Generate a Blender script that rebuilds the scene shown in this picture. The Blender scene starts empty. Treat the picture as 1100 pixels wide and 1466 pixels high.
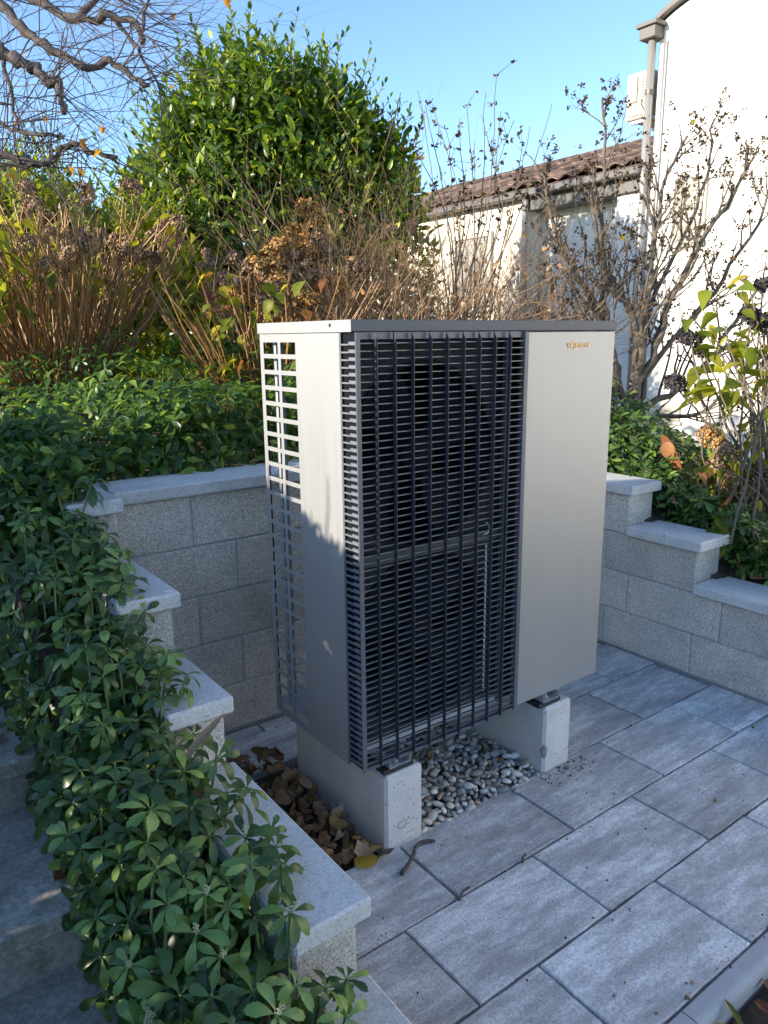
import bpy, math, random
import numpy as np
from mathutils import Vector, Matrix

R = math.radians
random.seed(7)
rng = np.random.default_rng(11)
scene = bpy.context.scene
COL = scene.collection

# ------------------------------------------------------------------ camera
CAM = Vector((-1.1763, -1.7248, 1.6366))
YAW, PITCH, ROLL, FPX = -0.6377, -0.2297, -0.0106, 1073.67     # focal length in pixels of a 1466 px high picture
_fwd = Vector((-math.sin(YAW) * math.cos(PITCH), math.cos(YAW) * math.cos(PITCH), math.sin(PITCH)))
_r0 = Vector((math.cos(YAW), math.sin(YAW), 0)); _u0 = _r0.cross(_fwd)
_right = math.cos(ROLL) * _r0 + math.sin(ROLL) * _u0
_up = -math.sin(ROLL) * _r0 + math.cos(ROLL) * _u0
cam_data = bpy.data.cameras.new('camera')
cam = bpy.data.objects.new('camera', cam_data); COL.objects.link(cam)
cam.matrix_world = Matrix(((_right.x, _up.x, -_fwd.x, CAM.x), (_right.y, _up.y, -_fwd.y, CAM.y), (_right.z, _up.z, -_fwd.z, CAM.z), (0, 0, 0, 1)))
cam_data.sensor_fit = 'VERTICAL'; cam_data.sensor_height = 36.0; cam_data.lens = 36.0 * FPX / 1466.0
cam_data.clip_start = 0.02; cam_data.clip_end = 3000
scene.camera = cam

def at(u, v, d):
    """world point at forward depth d behind a place of the photograph"""
    return CAM + d * (_fwd + _right * ((u - 550) / FPX) - _up * ((v - 733) / FPX))

# ------------------------------------------------------------------ light
SUN_EL, SUN_A = R(16), R(9)                    # the sun stands low, in the -X direction, a little towards +Y
SUN = Vector((-math.cos(SUN_A) * math.cos(SUN_EL), math.sin(SUN_A) * math.cos(SUN_EL), math.sin(SUN_EL)))
world = bpy.data.worlds.new('World'); scene.world = world; world.use_nodes = True
wn = world.node_tree.nodes; sky = wn.new('ShaderNodeTexSky'); sky.sky_type = 'NISHITA'; sky.sun_disc = False
sky.sun_elevation = SUN_EL; sky.sun_rotation = math.atan2(SUN.x, SUN.y); sky.altitude = 400; sky.air_density = 0.85; sky.dust_density = 0.3; sky.ozone_density = 3.0
world.node_tree.links.new(sky.outputs[0], wn['Background'].inputs[0]); wn['Background'].inputs[1].default_value = 0.11
sd = bpy.data.lights.new('sun', 'SUN'); sd.energy = 3.0; sd.angle = R(0.55); sd.color = (1.0, 0.90, 0.74)
so = bpy.data.objects.new('sun', sd); COL.objects.link(so); so.rotation_euler = SUN.to_track_quat('Z', 'Y').to_euler(); so.location = (-6, 2, 6)
scene.view_settings.view_transform = 'Standard'; scene.view_settings.look = 'None'
scene.view_settings.exposure = 1.9; scene.view_settings.gamma = 1.0; scene.view_settings.use_curve_mapping = False

# ------------------------------------------------------------------ materials
class NT:
    def __init__(s, name):
        s.m = bpy.data.materials.new(name); s.m.use_nodes = True
        s.t = s.m.node_tree; s.n = s.t.nodes; s.b = s.n['Principled BSDF']; s.out = s.n['Material Output']
    def new(s, typ, **kw):
        o = s.n.new(typ)
        for k, v in kw.items(): setattr(o, k, v)
        return o
    def link(s, a, b): s.t.links.new(a, b)
    def coord(s, scale=(1, 1, 1), perobj=False, kind='Object'):
        tc = s.new('ShaderNodeTexCoord'); mp = s.new('ShaderNodeMapping'); mp.inputs['Scale'].default_value = scale
        s.link(tc.outputs[kind], mp.inputs['Vector'])
        if perobj:
            oi = s.new('ShaderNodeObjectInfo'); mul = s.new('ShaderNodeVectorMath', operation='SCALE'); mul.inputs[0].default_value = (37, 91, 53)
            s.link(oi.outputs['Random'], mul.inputs['Scale']); s.link(mul.outputs[0], mp.inputs['Location'])
        return mp.outputs[0]
    def noise(s, vec, scale, detail=4, rough=0.6):
        n = s.new('ShaderNodeTexNoise'); n.inputs['Scale'].default_value = scale; n.inputs['Detail'].default_value = detail; n.inputs['Roughness'].default_value = rough
        s.link(vec, n.inputs['Vector']); return n.outputs[0]
    def voro(s, vec, scale, out='Color'):
        n = s.new('ShaderNodeTexVoronoi'); n.inputs['Scale'].default_value = scale; s.link(vec, n.inputs['Vector']); return n.outputs[out]
    def ramp(s, fac, stops):
        r = s.new('ShaderNodeValToRGB'); e = r.color_ramp.elements
        while len(e) < len(stops): e.new(0.5)
        for k, (p, c) in zip(e, stops):
            k.position = p; k.color = (c, c, c, 1) if not isinstance(c, tuple) else (*c, 1)
        s.link(fac, r.inputs[0]); return r.outputs[0]
    def mix(s, fac, a, b, mode='MIX'):
        m = s.new('ShaderNodeMix', data_type='RGBA', blend_type=mode)
        for sock, v in ((m.inputs[0], fac), (m.inputs[6], a), (m.inputs[7], b)):
            if hasattr(v, 'is_output') or isinstance(v, bpy.types.NodeSocket): s.link(v, sock)
            elif isinstance(v, tuple): sock.default_value = (*v, 1)
            else: sock.default_value = v
        return m.outputs[2]
    def bump(s, h, strength, dist):
        b = s.new('ShaderNodeBump'); b.inputs['Strength'].default_value = strength; b.inputs['Distance'].default_value = dist
        s.link(h, b.inputs['Height']); s.link(b.outputs[0], s.b.inputs['Normal'])
    def setp(s, rough=0.6, spec=0.5, metal=0.0):
        s.b.inputs['Roughness'].default_value = rough; s.b.inputs['Specular IOR Level'].default_value = spec; s.b.inputs['Metallic'].default_value = metal
    def base(s, c):
        if isinstance(c, tuple): s.b.inputs['Base Color'].default_value = (*c, 1)
        else: s.link(c, s.b.inputs['Base Color'])

def m_plain(name, col, rough=0.6, metal=0.0, spec=0.5, var=0.12, scale=30, bump=0.0):
    t = NT(name); t.setp(rough, spec, metal); v = t.coord()
    f = t.noise(v, scale, 5)
    t.base(t.mix(f, tuple(c * (1 - var) for c in col), tuple(min(1, c * (1 + var)) for c in col)))
    if bump: t.bump(t.noise(v, scale * 4, 3), bump, 0.004)
    return t.m

def m_block():
    t = NT('split_concrete'); t.setp(0.92, 0.25); v = t.coord(perobj=True)
    fine = t.voro(v, 330); sp = t.new('ShaderNodeSeparateColor'); t.link(fine, sp.inputs[0])
    spec = t.ramp(sp.outputs[0], [(0.0, (0.21, 0.193, 0.17)), (0.14, (0.50, 0.462, 0.405)), (0.7, (0.64, 0.595, 0.52)), (0.9, (0.76, 0.71, 0.63)), (1.0, (0.82, 0.775, 0.70))])
    n2 = t.ramp(t.noise(v, 150, 3, 0.7), [(0.3, 0.62), (0.75, 1.28)])
    big = t.ramp(t.noise(v, 5, 6, 0.7), [(0.3, 0.84), (0.7, 1.16)])
    c = t.mix(1.0, t.mix(1.0, spec, n2, 'MULTIPLY'), big, 'MULTIPLY')
    oi = t.new('ShaderNodeObjectInfo'); c = t.mix(1.0, c, t.ramp(oi.outputs['Random'], [(0, 0.88), (1, 1.1)]), 'MULTIPLY')
    t.base(c); t.bump(t.mix(0.5, fine, t.noise(v, 110, 4)), 0.65, 0.005); return t.m

def m_cap():
    t = NT('cap_concrete'); t.setp(0.8, 0.35); v = t.coord(perobj=True)
    f = t.voro(v, 260); sp = t.new('ShaderNodeSeparateColor'); t.link(f, sp.inputs[0])
    spec = t.ramp(sp.outputs[0], [(0.0, (0.32, 0.315, 0.30)), (0.07, (0.52, 0.515, 0.50)), (0.85, (0.61, 0.605, 0.585)), (1.0, (0.70, 0.69, 0.67))])
    big = t.ramp(t.noise(v, 7, 6, 0.7), [(0.25, 0.82), (0.75, 1.1)])
    st = t.ramp(t.noise(v, 22, 6, 0.8), [(0.56, 1.0), (0.74, 0.66)])
    t.base(t.mix(1.0, t.mix(1.0, spec, big, 'MULTIPLY'), st, 'MULTIPLY')); t.bump(t.noise(v, 300, 3), 0.18, 0.002); return t.m

def m_tile():
    t = NT('paving_slab'); t.setp(0.72, 0.4); v = t.coord((1.9, 7.2, 5), perobj=True); v2 = t.coord(perobj=True)
    streak = t.noise(v, 1.15, 8, 0.70); st2 = t.noise(v, 4.5, 5, 0.7); f = t.noise(v2, 120, 4, 0.8)
    a = t.mix(0.35, streak, st2); a = t.mix(0.3, a, f)
    c = t.ramp(a, [(0.40, (0.32, 0.310, 0.308)), (0.47, (0.40, 0.392, 0.388)), (0.525, (0.56, 0.552, 0.547)), (0.59, (0.80, 0.792, 0.787))])
    vo = t.voro(v2, 300); sp = t.new('ShaderNodeSeparateColor'); t.link(vo, sp.inputs[0])
    c = t.mix(t.ramp(sp.outputs[0], [(0.95, 0.0), (0.98, 0.30)]), c, (0.62, 0.62, 0.62))
    c = t.mix(t.ramp(sp.outputs[1], [(0.93, 0.0), (0.97, 0.45)]), c, (0.07, 0.07, 0.08))
    oi = t.new('ShaderNodeObjectInfo'); c = t.mix(1.0, c, t.ramp(oi.outputs['Random'], [(0, 0.80), (1, 1.15)]), 'MULTIPLY')
    t.base(c); t.bump(t.mix(0.5, f, t.noise(v2, 30, 5, 0.7)), 0.28, 0.004); return t.m

def m_plinth():
    t = NT('cast_concrete'); t.setp(0.85, 0.3); v = t.coord()
    c = t.ramp(t.noise(v, 9, 6, 0.7), [(0.25, (0.50, 0.49, 0.47)), (0.75, (0.66, 0.65, 0.63))])
    vo = t.voro(v, 75, 'Distance'); vc = t.voro(v, 75); sp = t.new('ShaderNodeSeparateColor'); t.link(vc, sp.inputs[0])
    # air holes: small dark pits in about a sixth of the cells
    pit = t.ramp(vo, [(0.16, 1.0), (0.24, 0.0)]); sel = t.ramp(sp.outputs[0], [(0.80, 0.0), (0.82, 1.0)])
    pm = t.mix(1.0, pit, sel, 'MULTIPLY')
    c = t.mix(pm, c, (0.10, 0.10, 0.10)); c = t.mix(t.ramp(t.noise(v, 60, 4, 0.8), [(0.62, 0.0), (0.72, 0.5)]), c, (0.30, 0.29, 0.27))
    t.base(c); t.bump(t.mix(0.5, t.noise(v, 40, 5), t.ramp(pm, [(0, 1.0), (1, 0.0)])), 0.3, 0.006); return t.m

def m_brushed(name, col, axis='z', rough=0.36, metal=0.75):
    t = NT(name); t.setp(rough, 0.5, metal)
    v = t.coord((260, 260, 1.3)); f = t.noise(v, 1.0, 4, 0.7); g = t.noise(t.coord((14, 14, 0.8)), 1.0, 3)
    t.base(t.mix(t.mix(0.3, f, g), tuple(c * 0.84 for c in col), tuple(c * 1.12 for c in col)))
    t.link(t.ramp(f, [(0.2, rough - 0.07), (0.8, rough + 0.10)]), t.b.inputs['Roughness'])
    return t.m

def m_leaf(name, dark, light, trans=0.35, rough=0.38, spec=0.5, tip=None, veins=False):
    """foliage: every leaf takes its own tone between the two colours; light also passes through"""
    t = NT(name); t.setp(rough, spec)
    g = t.new('ShaderNodeNewGeometry'); oi = t.new('ShaderNodeObjectInfo')
    mx = t.new('ShaderNodeMath', operation='ADD'); t.link(g.outputs['Random Per Island'], mx.inputs[0]); t.link(oi.outputs['Random'], mx.inputs[1])
    fr = t.new('ShaderNodeMath', operation='FRACT'); t.link(mx.outputs[0], fr.inputs[0])
    st = [(0.0, dark), (0.7, tuple(0.6 * a + 0.4 * b for a, b in zip(dark, light))), (1.0, light)]
    if tip: st = [(0.0, dark), (0.55, tuple(0.6 * a + 0.4 * b for a, b in zip(dark, light))), (0.86, light), (1.0, tip)]
    c = t.ramp(fr.outputs[0], st)
    v = t.coord(); c = t.mix(1.0, c, t.ramp(t.noise(v, 35, 3), [(0.3, 0.8), (0.7, 1.18)]), 'MULTIPLY')
    t.base(c)
    tr = t.new('ShaderNodeBsdfTranslucent'); sc = t.mix(1.0, c, (1.5, 1.45, 0.7), 'MULTIPLY'); t.link(sc, tr.inputs[0])
    ms = t.new('ShaderNodeMixShader'); ms.inputs[0].default_value = trans
    t.link(t.b.outputs[0], ms.inputs[1]); t.link(tr.outputs[0], ms.inputs[2]); t.link(ms.outputs[0], t.out.inputs[0])
    return t.m

def m_random(name, cols, rough=0.7, spec=0.3, scale=40, bump=0.0):
    """every piece (object or island) takes one of several tones"""
    t = NT(name); t.setp(rough, spec)
    g = t.new('ShaderNodeNewGeometry'); oi = t.new('ShaderNodeObjectInfo')
    mx = t.new('ShaderNodeMath', operation='ADD'); t.link(g.outputs['Random Per Island'], mx.inputs[0]); t.link(oi.outputs['Random'], mx.inputs[1])
    fr = t.new('ShaderNodeMath', operation='FRACT'); t.link(mx.outputs[0], fr.inputs[0])
    c = t.ramp(fr.outputs[0], [(i / max(1, len(cols) - 1), k) for i, k in enumerate(cols)])
    v = t.coord(perobj=True); f = t.noise(v, scale, 5, 0.7)
    t.base(t.mix(1.0, c, t.ramp(f, [(0.28, 0.68), (0.72, 1.3)]), 'MULTIPLY'))
    if bump: t.bump(f, bump, 0.004)
    return t.m

def m_bark(name, a, b, scale=60):
    t = NT(name); t.setp(0.85, 0.25); v = t.coord(); f = t.noise(v, scale, 6, 0.75)
    t.base(t.ramp(f, [(0.3, a), (0.7, b)])); t.bump(f, 0.5, 0.006); return t.m

def m_ground():
    t = NT('soil_and_turf'); t.setp(0.95, 0.15); v = t.coord()
    c = t.ramp(t.noise(v, 26, 8, 0.75), [(0.3, (0.045, 0.036, 0.027)), (0.6, (0.12, 0.097, 0.073)), (0.8, (0.24, 0.205, 0.17))])
    yy = t.new('ShaderNodeSeparateXYZ'); t.link(v, yy.inputs[0]); far = t.new('ShaderNodeMapRange'); far.inputs[1].default_value = 3.6; far.inputs[2].default_value = 4.6; t.link(yy.outputs[1], far.inputs[0])
    gcol = t.ramp(t.noise(v, 9, 6), [(0.3, (0.035, 0.06, 0.012)), (0.7, (0.09, 0.13, 0.025))])
    c = t.mix(far.outputs[0], c, gcol)
    t.base(c); t.bump(t.noise(v, 60, 6, 0.8), 0.8, 0.02); return t.m

def m_step():
    t = NT('weathered_step'); t.setp(0.85, 0.3); v = t.coord()
    f = t.mix(0.5, t.noise(v, 6, 7, 0.75), t.noise(v, 70, 4, 0.8))
    c = t.ramp(f, [(0.34, (0.20, 0.175, 0.148)), (0.5, (0.36, 0.318, 0.27)), (0.62, (0.56, 0.51, 0.445))])
    moss = t.ramp(t.noise(v, 11, 5, 0.7), [(0.50, 0.0), (0.62, 0.6)])
    t.base(t.mix(moss, c, (0.15, 0.15, 0.085))); t.bump(f, 0.6, 0.01); return t.m

def m_plaster(name, col):
    t = NT(name); t.setp(0.9, 0.2); v = t.coord()
    t.base(t.mix(t.ramp(t.noise(v, 1.6, 5, 0.65), [(0.35, 0.0), (0.7, 1.0)]), tuple(c * 0.93 for c in col), col)); t.bump(t.noise(v, 120, 3), 0.15, 0.003); return t.m

M = dict(
    block=m_block(), cap=m_cap(), tile=m_tile(), plinth=m_plinth(), ground=m_ground(), step=m_step(),
    kerb=m_plain('kerb_concrete', (0.36, 0.37, 0.385), 0.8, var=0.16, scale=18, bump=0.3),
    steel=m_brushed('brushed_panel', (0.37, 0.366, 0.362), rough=0.42, metal=0.5),
    lid=m_plain('lid_coating', (0.085, 0.09, 0.10), 0.5, 0.1, var=0.05, scale=6),
    grille=m_plain('grille_plastic', (0.105, 0.113, 0.128), 0.36, 0.1, var=0.15, scale=40),
    slat=m_plain('skylit_slat_plastic', (0.150, 0.158, 0.172), 0.36, 0.1, var=0.12, scale=40),  # same plastic as the fins, lightened for skylight on the slat edges
    fin=m_plain('shaded_fin_plastic', (0.040, 0.045, 0.056), 0.45, 0.1, var=0.15, scale=40),  # same plastic as the slats, darkened for shade on the fin sides
    shroud=m_plain('shroud_plastic', (0.024, 0.025, 0.027), 0.75, spec=0.15, var=0.2, scale=14),
    fan=m_plain('fan_plastic', (0.006, 0.007, 0.010), 0.7, spec=0.08, var=0.1, scale=20),
    coil=m_plain('coil_fins', (0.010, 0.011, 0.013), 0.8, spec=0.1, var=0.4, scale=90),
    inner=m_plain('galvanised_steel', (0.50, 0.51, 0.52), 0.38, 0.45, var=0.12, scale=22),
    rubber=m_plain('black_rubber', (0.022, 0.023, 0.025), 0.7, var=0.2, scale=60),
    gold=m_plain('gold_lettering', (0.62, 0.44, 0.26), 0.35, 0.8, var=0.04),
    dark=m_plain('dark_hole', (0.012, 0.012, 0.013), 0.9),
    pencil=m_plain('pencil_mark', (0.25, 0.25, 0.25), 0.9),
    pebble=m_random('river_pebble', [(0.16, 0.155, 0.15), (0.46, 0.43, 0.39), (0.66, 0.59, 0.49), (0.26, 0.26, 0.255), (0.78, 0.72, 0.62), (0.42, 0.32, 0.23), (0.20, 0.20, 0.20), (0.70, 0.66, 0.60), (0.85, 0.81, 0.74)], 0.55, 0.4, 55, 0.12),
    dead=m_random('withered_leaf', [(0.10, 0.050, 0.028), (0.25, 0.120, 0.056), (0.36, 0.19, 0.085), (0.14, 0.072, 0.042), (0.33, 0.21, 0.065), (0.10, 0.054, 0.034), (0.40, 0.25, 0.15), (0.22, 0.125, 0.05)], 0.75, 0.25, 45, 0.3),
    yleaf=m_leaf('yellow_leaf', (0.36, 0.25, 0.03), (0.46, 0.33, 0.05), 0.3, 0.6),
    pachy=m_leaf('pachysandra_leaf', (0.036, 0.080, 0.022), (0.125, 0.205, 0.048), 0.30, 0.33, 0.5, (0.25, 0.35, 0.065)),
    pachy_sunlit=m_leaf('pachysandra_sunlit_leaf', (0.030, 0.078, 0.018), (0.13, 0.22, 0.034), 0.50, 0.32, 0.5, (0.32, 0.42, 0.05)),  # bank leaves coloured yellower and more translucent to look sunlit
    pachy_pale=m_leaf('pachysandra_young_leaf', (0.16, 0.27, 0.07), (0.25, 0.37, 0.11), 0.28, 0.36),
    pstem=m_plain('pachysandra_stem', (0.13, 0.19, 0.06), 0.5, var=0.2),
    bud=m_plain('flower_bud', (0.42, 0.43, 0.24), 0.6, var=0.25, scale=200),
    laurel=m_leaf('laurel_leaf', (0.026, 0.070, 0.012), (0.18, 0.27, 0.020), 0.42, 0.34, 0.5, (0.44, 0.48, 0.06)),
    laurel_bark=m_bark('laurel_bark', (0.06, 0.05, 0.035), (0.14, 0.12, 0.08)),
    cane=m_random('hydrangea_cane', [(0.15, 0.068, 0.026), (0.33, 0.165, 0.062), (0.43, 0.25, 0.10), (0.22, 0.105, 0.040)], 0.42, 0.5, 60),
    twig=m_random('dry_twig', [(0.13, 0.072, 0.040), (0.26, 0.155, 0.085), (0.38, 0.25, 0.135), (0.18, 0.105, 0.06)], 0.7, 0.3, 60),
    bark=m_bark('grey_bark', (0.060, 0.048, 0.036), (0.20, 0.165, 0.125)),
    mbark=m_bark('maple_bark', (0.040, 0.032, 0.032), (0.14, 0.115, 0.105)),
    pod=m_random('seed_pod', [(0.028, 0.019, 0.014), (0.070, 0.045, 0.028), (0.13, 0.088, 0.050)], 0.8, 0.2),
    head_orange=m_random('dried_head_orange', [(0.30, 0.15, 0.05), (0.48, 0.27, 0.085), (0.22, 0.11, 0.045), (0.56, 0.36, 0.14)], 0.85, 0.15),
    head_brown=m_random('dried_head_brown', [(0.16, 0.095, 0.062), (0.28, 0.18, 0.11), (0.38, 0.26, 0.15), (0.20, 0.12, 0.085)], 0.85, 0.15),
    head_dark=m_random('dried_head_dark', [(0.022, 0.018, 0.022), (0.050, 0.042, 0.044), (0.080, 0.068, 0.060)], 0.85, 0.15),
    hleaf=m_leaf('autumn_hydrangea_leaf', (0.10, 0.14, 0.018), (0.34, 0.32, 0.030), 0.48, 0.5, 0.3, (0.46, 0.36, 0.03)),
    hleaf_green=m_leaf('fading_hydrangea_leaf', (0.11, 0.155, 0.022), (0.30, 0.32, 0.035), 0.48, 0.5, 0.3, (0.42, 0.36, 0.03)),
    yellow_bush=m_leaf('yellowing_shrub_leaf', (0.16, 0.22, 0.02), (0.38, 0.40, 0.035), 0.5, 0.5, 0.3, (0.50, 0.42, 0.03)),
    conifer=m_leaf('conifer_leaf', (0.012, 0.032, 0.016), (0.030, 0.062, 0.026), 0.12, 0.5, 0.3),
    hedge=m_leaf('box_leaf', (0.022, 0.048, 0.016), (0.055, 0.095, 0.028), 0.25, 0.4, 0.4),
    orange_leaf=m_leaf('maple_leaf', (0.50, 0.19, 0.025), (0.62, 0.34, 0.04), 0.45, 0.5, 0.3),
    rust_leaf=m_leaf('rust_leaf', (0.20, 0.07, 0.035), (0.36, 0.17, 0.07), 0.4, 0.6, 0.3),
    grass=m_leaf('grass_blade', (0.11, 0.19, 0.025), (0.22, 0.31, 0.040), 0.4, 0.5, 0.3),
    white=m_plaster('white_render', (0.80, 0.77, 0.70)), cream=m_plaster('cream_render', (0.66, 0.60, 0.50)), shaded_wall=m_plaster('shaded_render', (0.78, 0.74, 0.66)),  # last render: same facade standing in shade, lightened to lift that shade
    roof=m_random('roof_tile', [(0.06, 0.040, 0.032), (0.15, 0.095, 0.070), (0.25, 0.17, 0.13), (0.09, 0.060, 0.048), (0.20, 0.14, 0.11)], 0.85, 0.2, 24),
    fascia=m_plain('dark_gutter', (0.105, 0.095, 0.088), 0.5, 0.2, var=0.15, scale=10),
    pipe=m_plain('grey_pipe', (0.34, 0.32, 0.295), 0.35, 0.4, var=0.12, scale=14),
    shutter=m_plain('beige_shutter', (0.46, 0.42, 0.35), 0.6, var=0.08, scale=18),
    glass=m_plain('window_glass', (0.30, 0.28, 0.24), 0.12, spec=0.6),
    acwhite=m_plain('aged_white_casing', (0.50, 0.46, 0.36), 0.5, var=0.06, scale=12),
    bounce_pale=m_plain('bounce_concrete', (0.60, 0.57, 0.52), 0.9, var=0.12, scale=3, bump=0.2),
    path=m_plain('pale_paving', (0.46, 0.43, 0.38), 0.9, var=0.15, scale=5, bump=0.2),
)

# ------------------------------------------------------------------ mesh helpers
def fast_mesh(name, V, F):
    V = np.asarray(V, np.float32).reshape(-1, 3); F = np.asarray(F, np.int32); k = F.shape[1]
    me = bpy.data.meshes.new(name); me.vertices.add(len(V)); me.vertices.foreach_set('co', V.ravel())
    me.loops.add(F.size); me.loops.foreach_set('vertex_index', F.ravel()); me.polygons.add(len(F))
    me.polygons.foreach_set('loop_start', np.arange(0, F.size, k, dtype=np.int32)); me.polygons.foreach_set('loop_total', np.full(len(F), k, np.int32))
    me.update(calc_edges=True); return me

def link(name, me, mat, parent=None, loc=None, smooth=False):
    if me.materials.__len__() == 0 and mat: me.materials.append(mat)
    if smooth: me.polygons.foreach_set('use_smooth', np.ones(len(me.polygons), bool))
    o = bpy.data.objects.new(name, me); COL.objects.link(o)
    if parent:
        o.parent = parent
        if loc is None:                                   # the mesh is given in world coordinates
            off = Vector((0, 0, 0)); p = parent
            while p: off += Vector(p.location); p = p.parent
            loc = -off
    if loc is not None: o.location = loc
    return o

def tag(o, label=None, cat=None, group=None, kind=None):
    if label: o['label'] = label
    if cat: o['category'] = cat
    if group: o['group'] = group
    if kind: o['kind'] = kind
    return o

def thing(name, label, cat, loc=(0, 0, 0), group=None):
    o = bpy.data.objects.new(name, None); COL.objects.link(o); o.location = loc; o.empty_display_size = 0.1
    return tag(o, label, cat, group)

class MB:
    def __init__(s): s.v = []; s.f = []
    def add(s, v, f):
        o = len(s.v); s.v += [tuple(p) for p in v]; s.f += [tuple(i + o for i in q) for q in f]; return s
    def box(s, x0, x1, y0, y1, z0, z1, b=0.0, jit=0.0):
        if b <= 0:
            v = [(x0, y0, z0), (x1, y0, z0), (x1, y1, z0), (x0, y1, z0), (x0, y0, z1), (x1, y0, z1), (x1, y1, z1), (x0, y1, z1)]
            return s.add(v, [(0, 3, 2, 1), (4, 5, 6, 7), (0, 1, 5, 4), (1, 2, 6, 5), (2, 3, 7, 6), (3, 0, 4, 7)])
        c = ((x0 + x1) / 2, (y0 + y1) / 2, (z0 + z1) / 2); h = ((x1 - x0) / 2, (y1 - y0) / 2, (z1 - z0) / 2)
        v = []; idx = {}
        for sx in (-1, 1):
            for sy in (-1, 1):
                for sz in (-1, 1):
                    sg = (sx, sy, sz)
                    for a in range(3):                    # the corner's vertex that lies on the face of axis a
                        p = [c[i] + sg[i] * (h[i] - (0 if i == a else b)) + (random.uniform(-jit, jit) if jit and i != a else 0) for i in range(3)]
                        idx[(sg, a)] = len(v); v.append(p)
        f = []
        for a in range(3):
            u, w = (a + 1) % 3, (a + 2) % 3
            for sg in (-1, 1):
                q = []
                for (p, r) in ((-1, -1), (1, -1), (1, 1), (-1, 1)):
                    t = [0, 0, 0]; t[a] = sg; t[u] = p; t[w] = r; q.append(idx[(tuple(t), a)])
                f.append(tuple(q) if sg > 0 else tuple(reversed(q)))
        for a in range(3):                                # the twelve edges
            u, w = (a + 1) % 3, (a + 2) % 3
            for p in (-1, 1):
                for r in (-1, 1):
                    t0 = [0, 0, 0]; t0[u] = p; t0[w] = r; t0[a] = -1; t1 = list(t0); t1[a] = 1
                    q = (idx[(tuple(t0), u)], idx[(tuple(t1), u)], idx[(tuple(t1), w)], idx[(tuple(t0), w)])
                    f.append(q if p * r < 0 else tuple(reversed(q)))
        for sx in (-1, 1):
            for sy in (-1, 1):
                for sz in (-1, 1):
                    q = (idx[((sx, sy, sz), 0)], idx[((sx, sy, sz), 1)], idx[((sx, sy, sz), 2)])
                    f.append(q if sx * sy * sz > 0 else tuple(reversed(q)))
        return s.add(v, f)
    def tube(s, pts, rad, n=6, cap=True):
        pts = [Vector(p) for p in pts]; m = len(pts)
        if not hasattr(rad, '__len__'): rad = [rad] * m
        t = (pts[1] - pts[0]).normalized(); u = t.cross(Vector((0.31, 0.21, 0.93))).normalized()
        if u.length < 0.1: u = t.orthogonal().normalized()
        v = []
        for i, p in enumerate(pts):
            t = (pts[min(i + 1, m - 1)] - pts[max(i - 1, 0)])
            if t.length < 1e-9: t = Vector((0, 0, 1))
            t.normalize(); u = (u - t * u.dot(t))
            u = u.normalized() if u.length > 1e-6 else t.orthogonal().normalized()
            w = t.cross(u)
            for k in range(n):
                a = 2 * math.pi * k / n; v.append(p + rad[i] * (math.cos(a) * u + math.sin(a) * w))
        f = [(i * n + k, i * n + (k + 1) % n, (i + 1) * n + (k + 1) % n, (i + 1) * n + k) for i in range(m - 1) for k in range(n)]
        if cap: f += [tuple(reversed(range(n))), tuple((m - 1) * n + k for k in range(n))]
        return s.add(v, f)
    def prism(s, poly, ext):
        """closed polygon (3D points, in order) swept by the vector ext"""
        n = len(poly); e = Vector(ext); v = [Vector(p) for p in poly] + [Vector(p) + e for p in poly]
        return s.add(v, [tuple(range(n)), tuple(reversed(range(n, 2 * n)))] + [(k, k + n, (k + 1) % n + n, (k + 1) % n) for k in range(n)])
    def disc_ring(s, c, r0, r1, y0, y1, n=40):
        """ring about the Y axis"""
        v = []; 
        for k in range(n):
            a = 2 * math.pi * k / n; ca, sa = math.cos(a), math.sin(a)
            for (r, y) in ((r0, y0), (r1, y0), (r1, y1), (r0, y1)): v.append((c[0] + r * ca, y, c[1] + r * sa))
        f = []
        for k in range(n):
            j = (k + 1) % n
            for e in range(4): f.append((4 * k + e, 4 * j + e, 4 * j + (e + 1) % 4, 4 * k + (e + 1) % 4))
        return s.add(v, f)
    def mesh(s, name):
        me = bpy.data.meshes.new(name); me.from_pydata(s.v, [], s.f); me.update()
        import bmesh
        bm = bmesh.new(); bm.from_mesh(me); bmesh.ops.recalc_face_normals(bm, faces=bm.faces); bm.to_mesh(me); bm.free(); return me
    def build(s, name, mat, parent=None, loc=None, smooth=False): return link(name, s.mesh(name), mat, parent, loc, smooth)

# ---- leaves
def leaf_template(outline, fold=0.25, droop=0.35, rip=0.0):
    """outline: (half width, along) from base to tip. Folded along the midrib, drooping towards the tip."""
    V = []; F = []; n = len(outline)
    z = lambda t, w: -droop * t * t + abs(w) * fold
    for (w, t) in outline:
        V += [(t, 0, z(t, 0)), (t - 0.0, w, z(t, w) + rip * math.sin(9 * t)), (t, -w, z(t, w) - rip * math.sin(9 * t + 1))]
    for i in range(n - 1):
        a, b = 3 * i, 3 * (i + 1)
        F += [(a, b, b + 1), (a, b + 1, a + 1), (a, b + 2, b), (a, a + 2, b + 2)]
    V = np.array(V, float); F = np.array(F, int)
    keep = [k for k, f in enumerate(F) if np.linalg.norm(np.cross(V[f[1]] - V[f[0]], V[f[2]] - V[f[0]])) > 1e-6]
    return V, F[keep]
OVAL = leaf_template([(0, 0), (0.17, 0.25), (0.21, 0.52), (0.13, 0.8), (0, 1)], 0.3, 0.2)
NARROW = leaf_template([(0, 0), (0.10, 0.4), (0, 1)], 0.2, 0.2)
WIDE = leaf_template([(0.0, 0), (0.27, 0.16), (0.37, 0.38), (0.30, 0.62), (0.15, 0.84), (0, 1.02)], 0.22, 0.35)
PACHY_LOW = leaf_template([(0.015, 0), (0.07, 0.3), (0.19, 0.66), (0.13, 0.9), (0, 1)], 0.25, 0.3)
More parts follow.
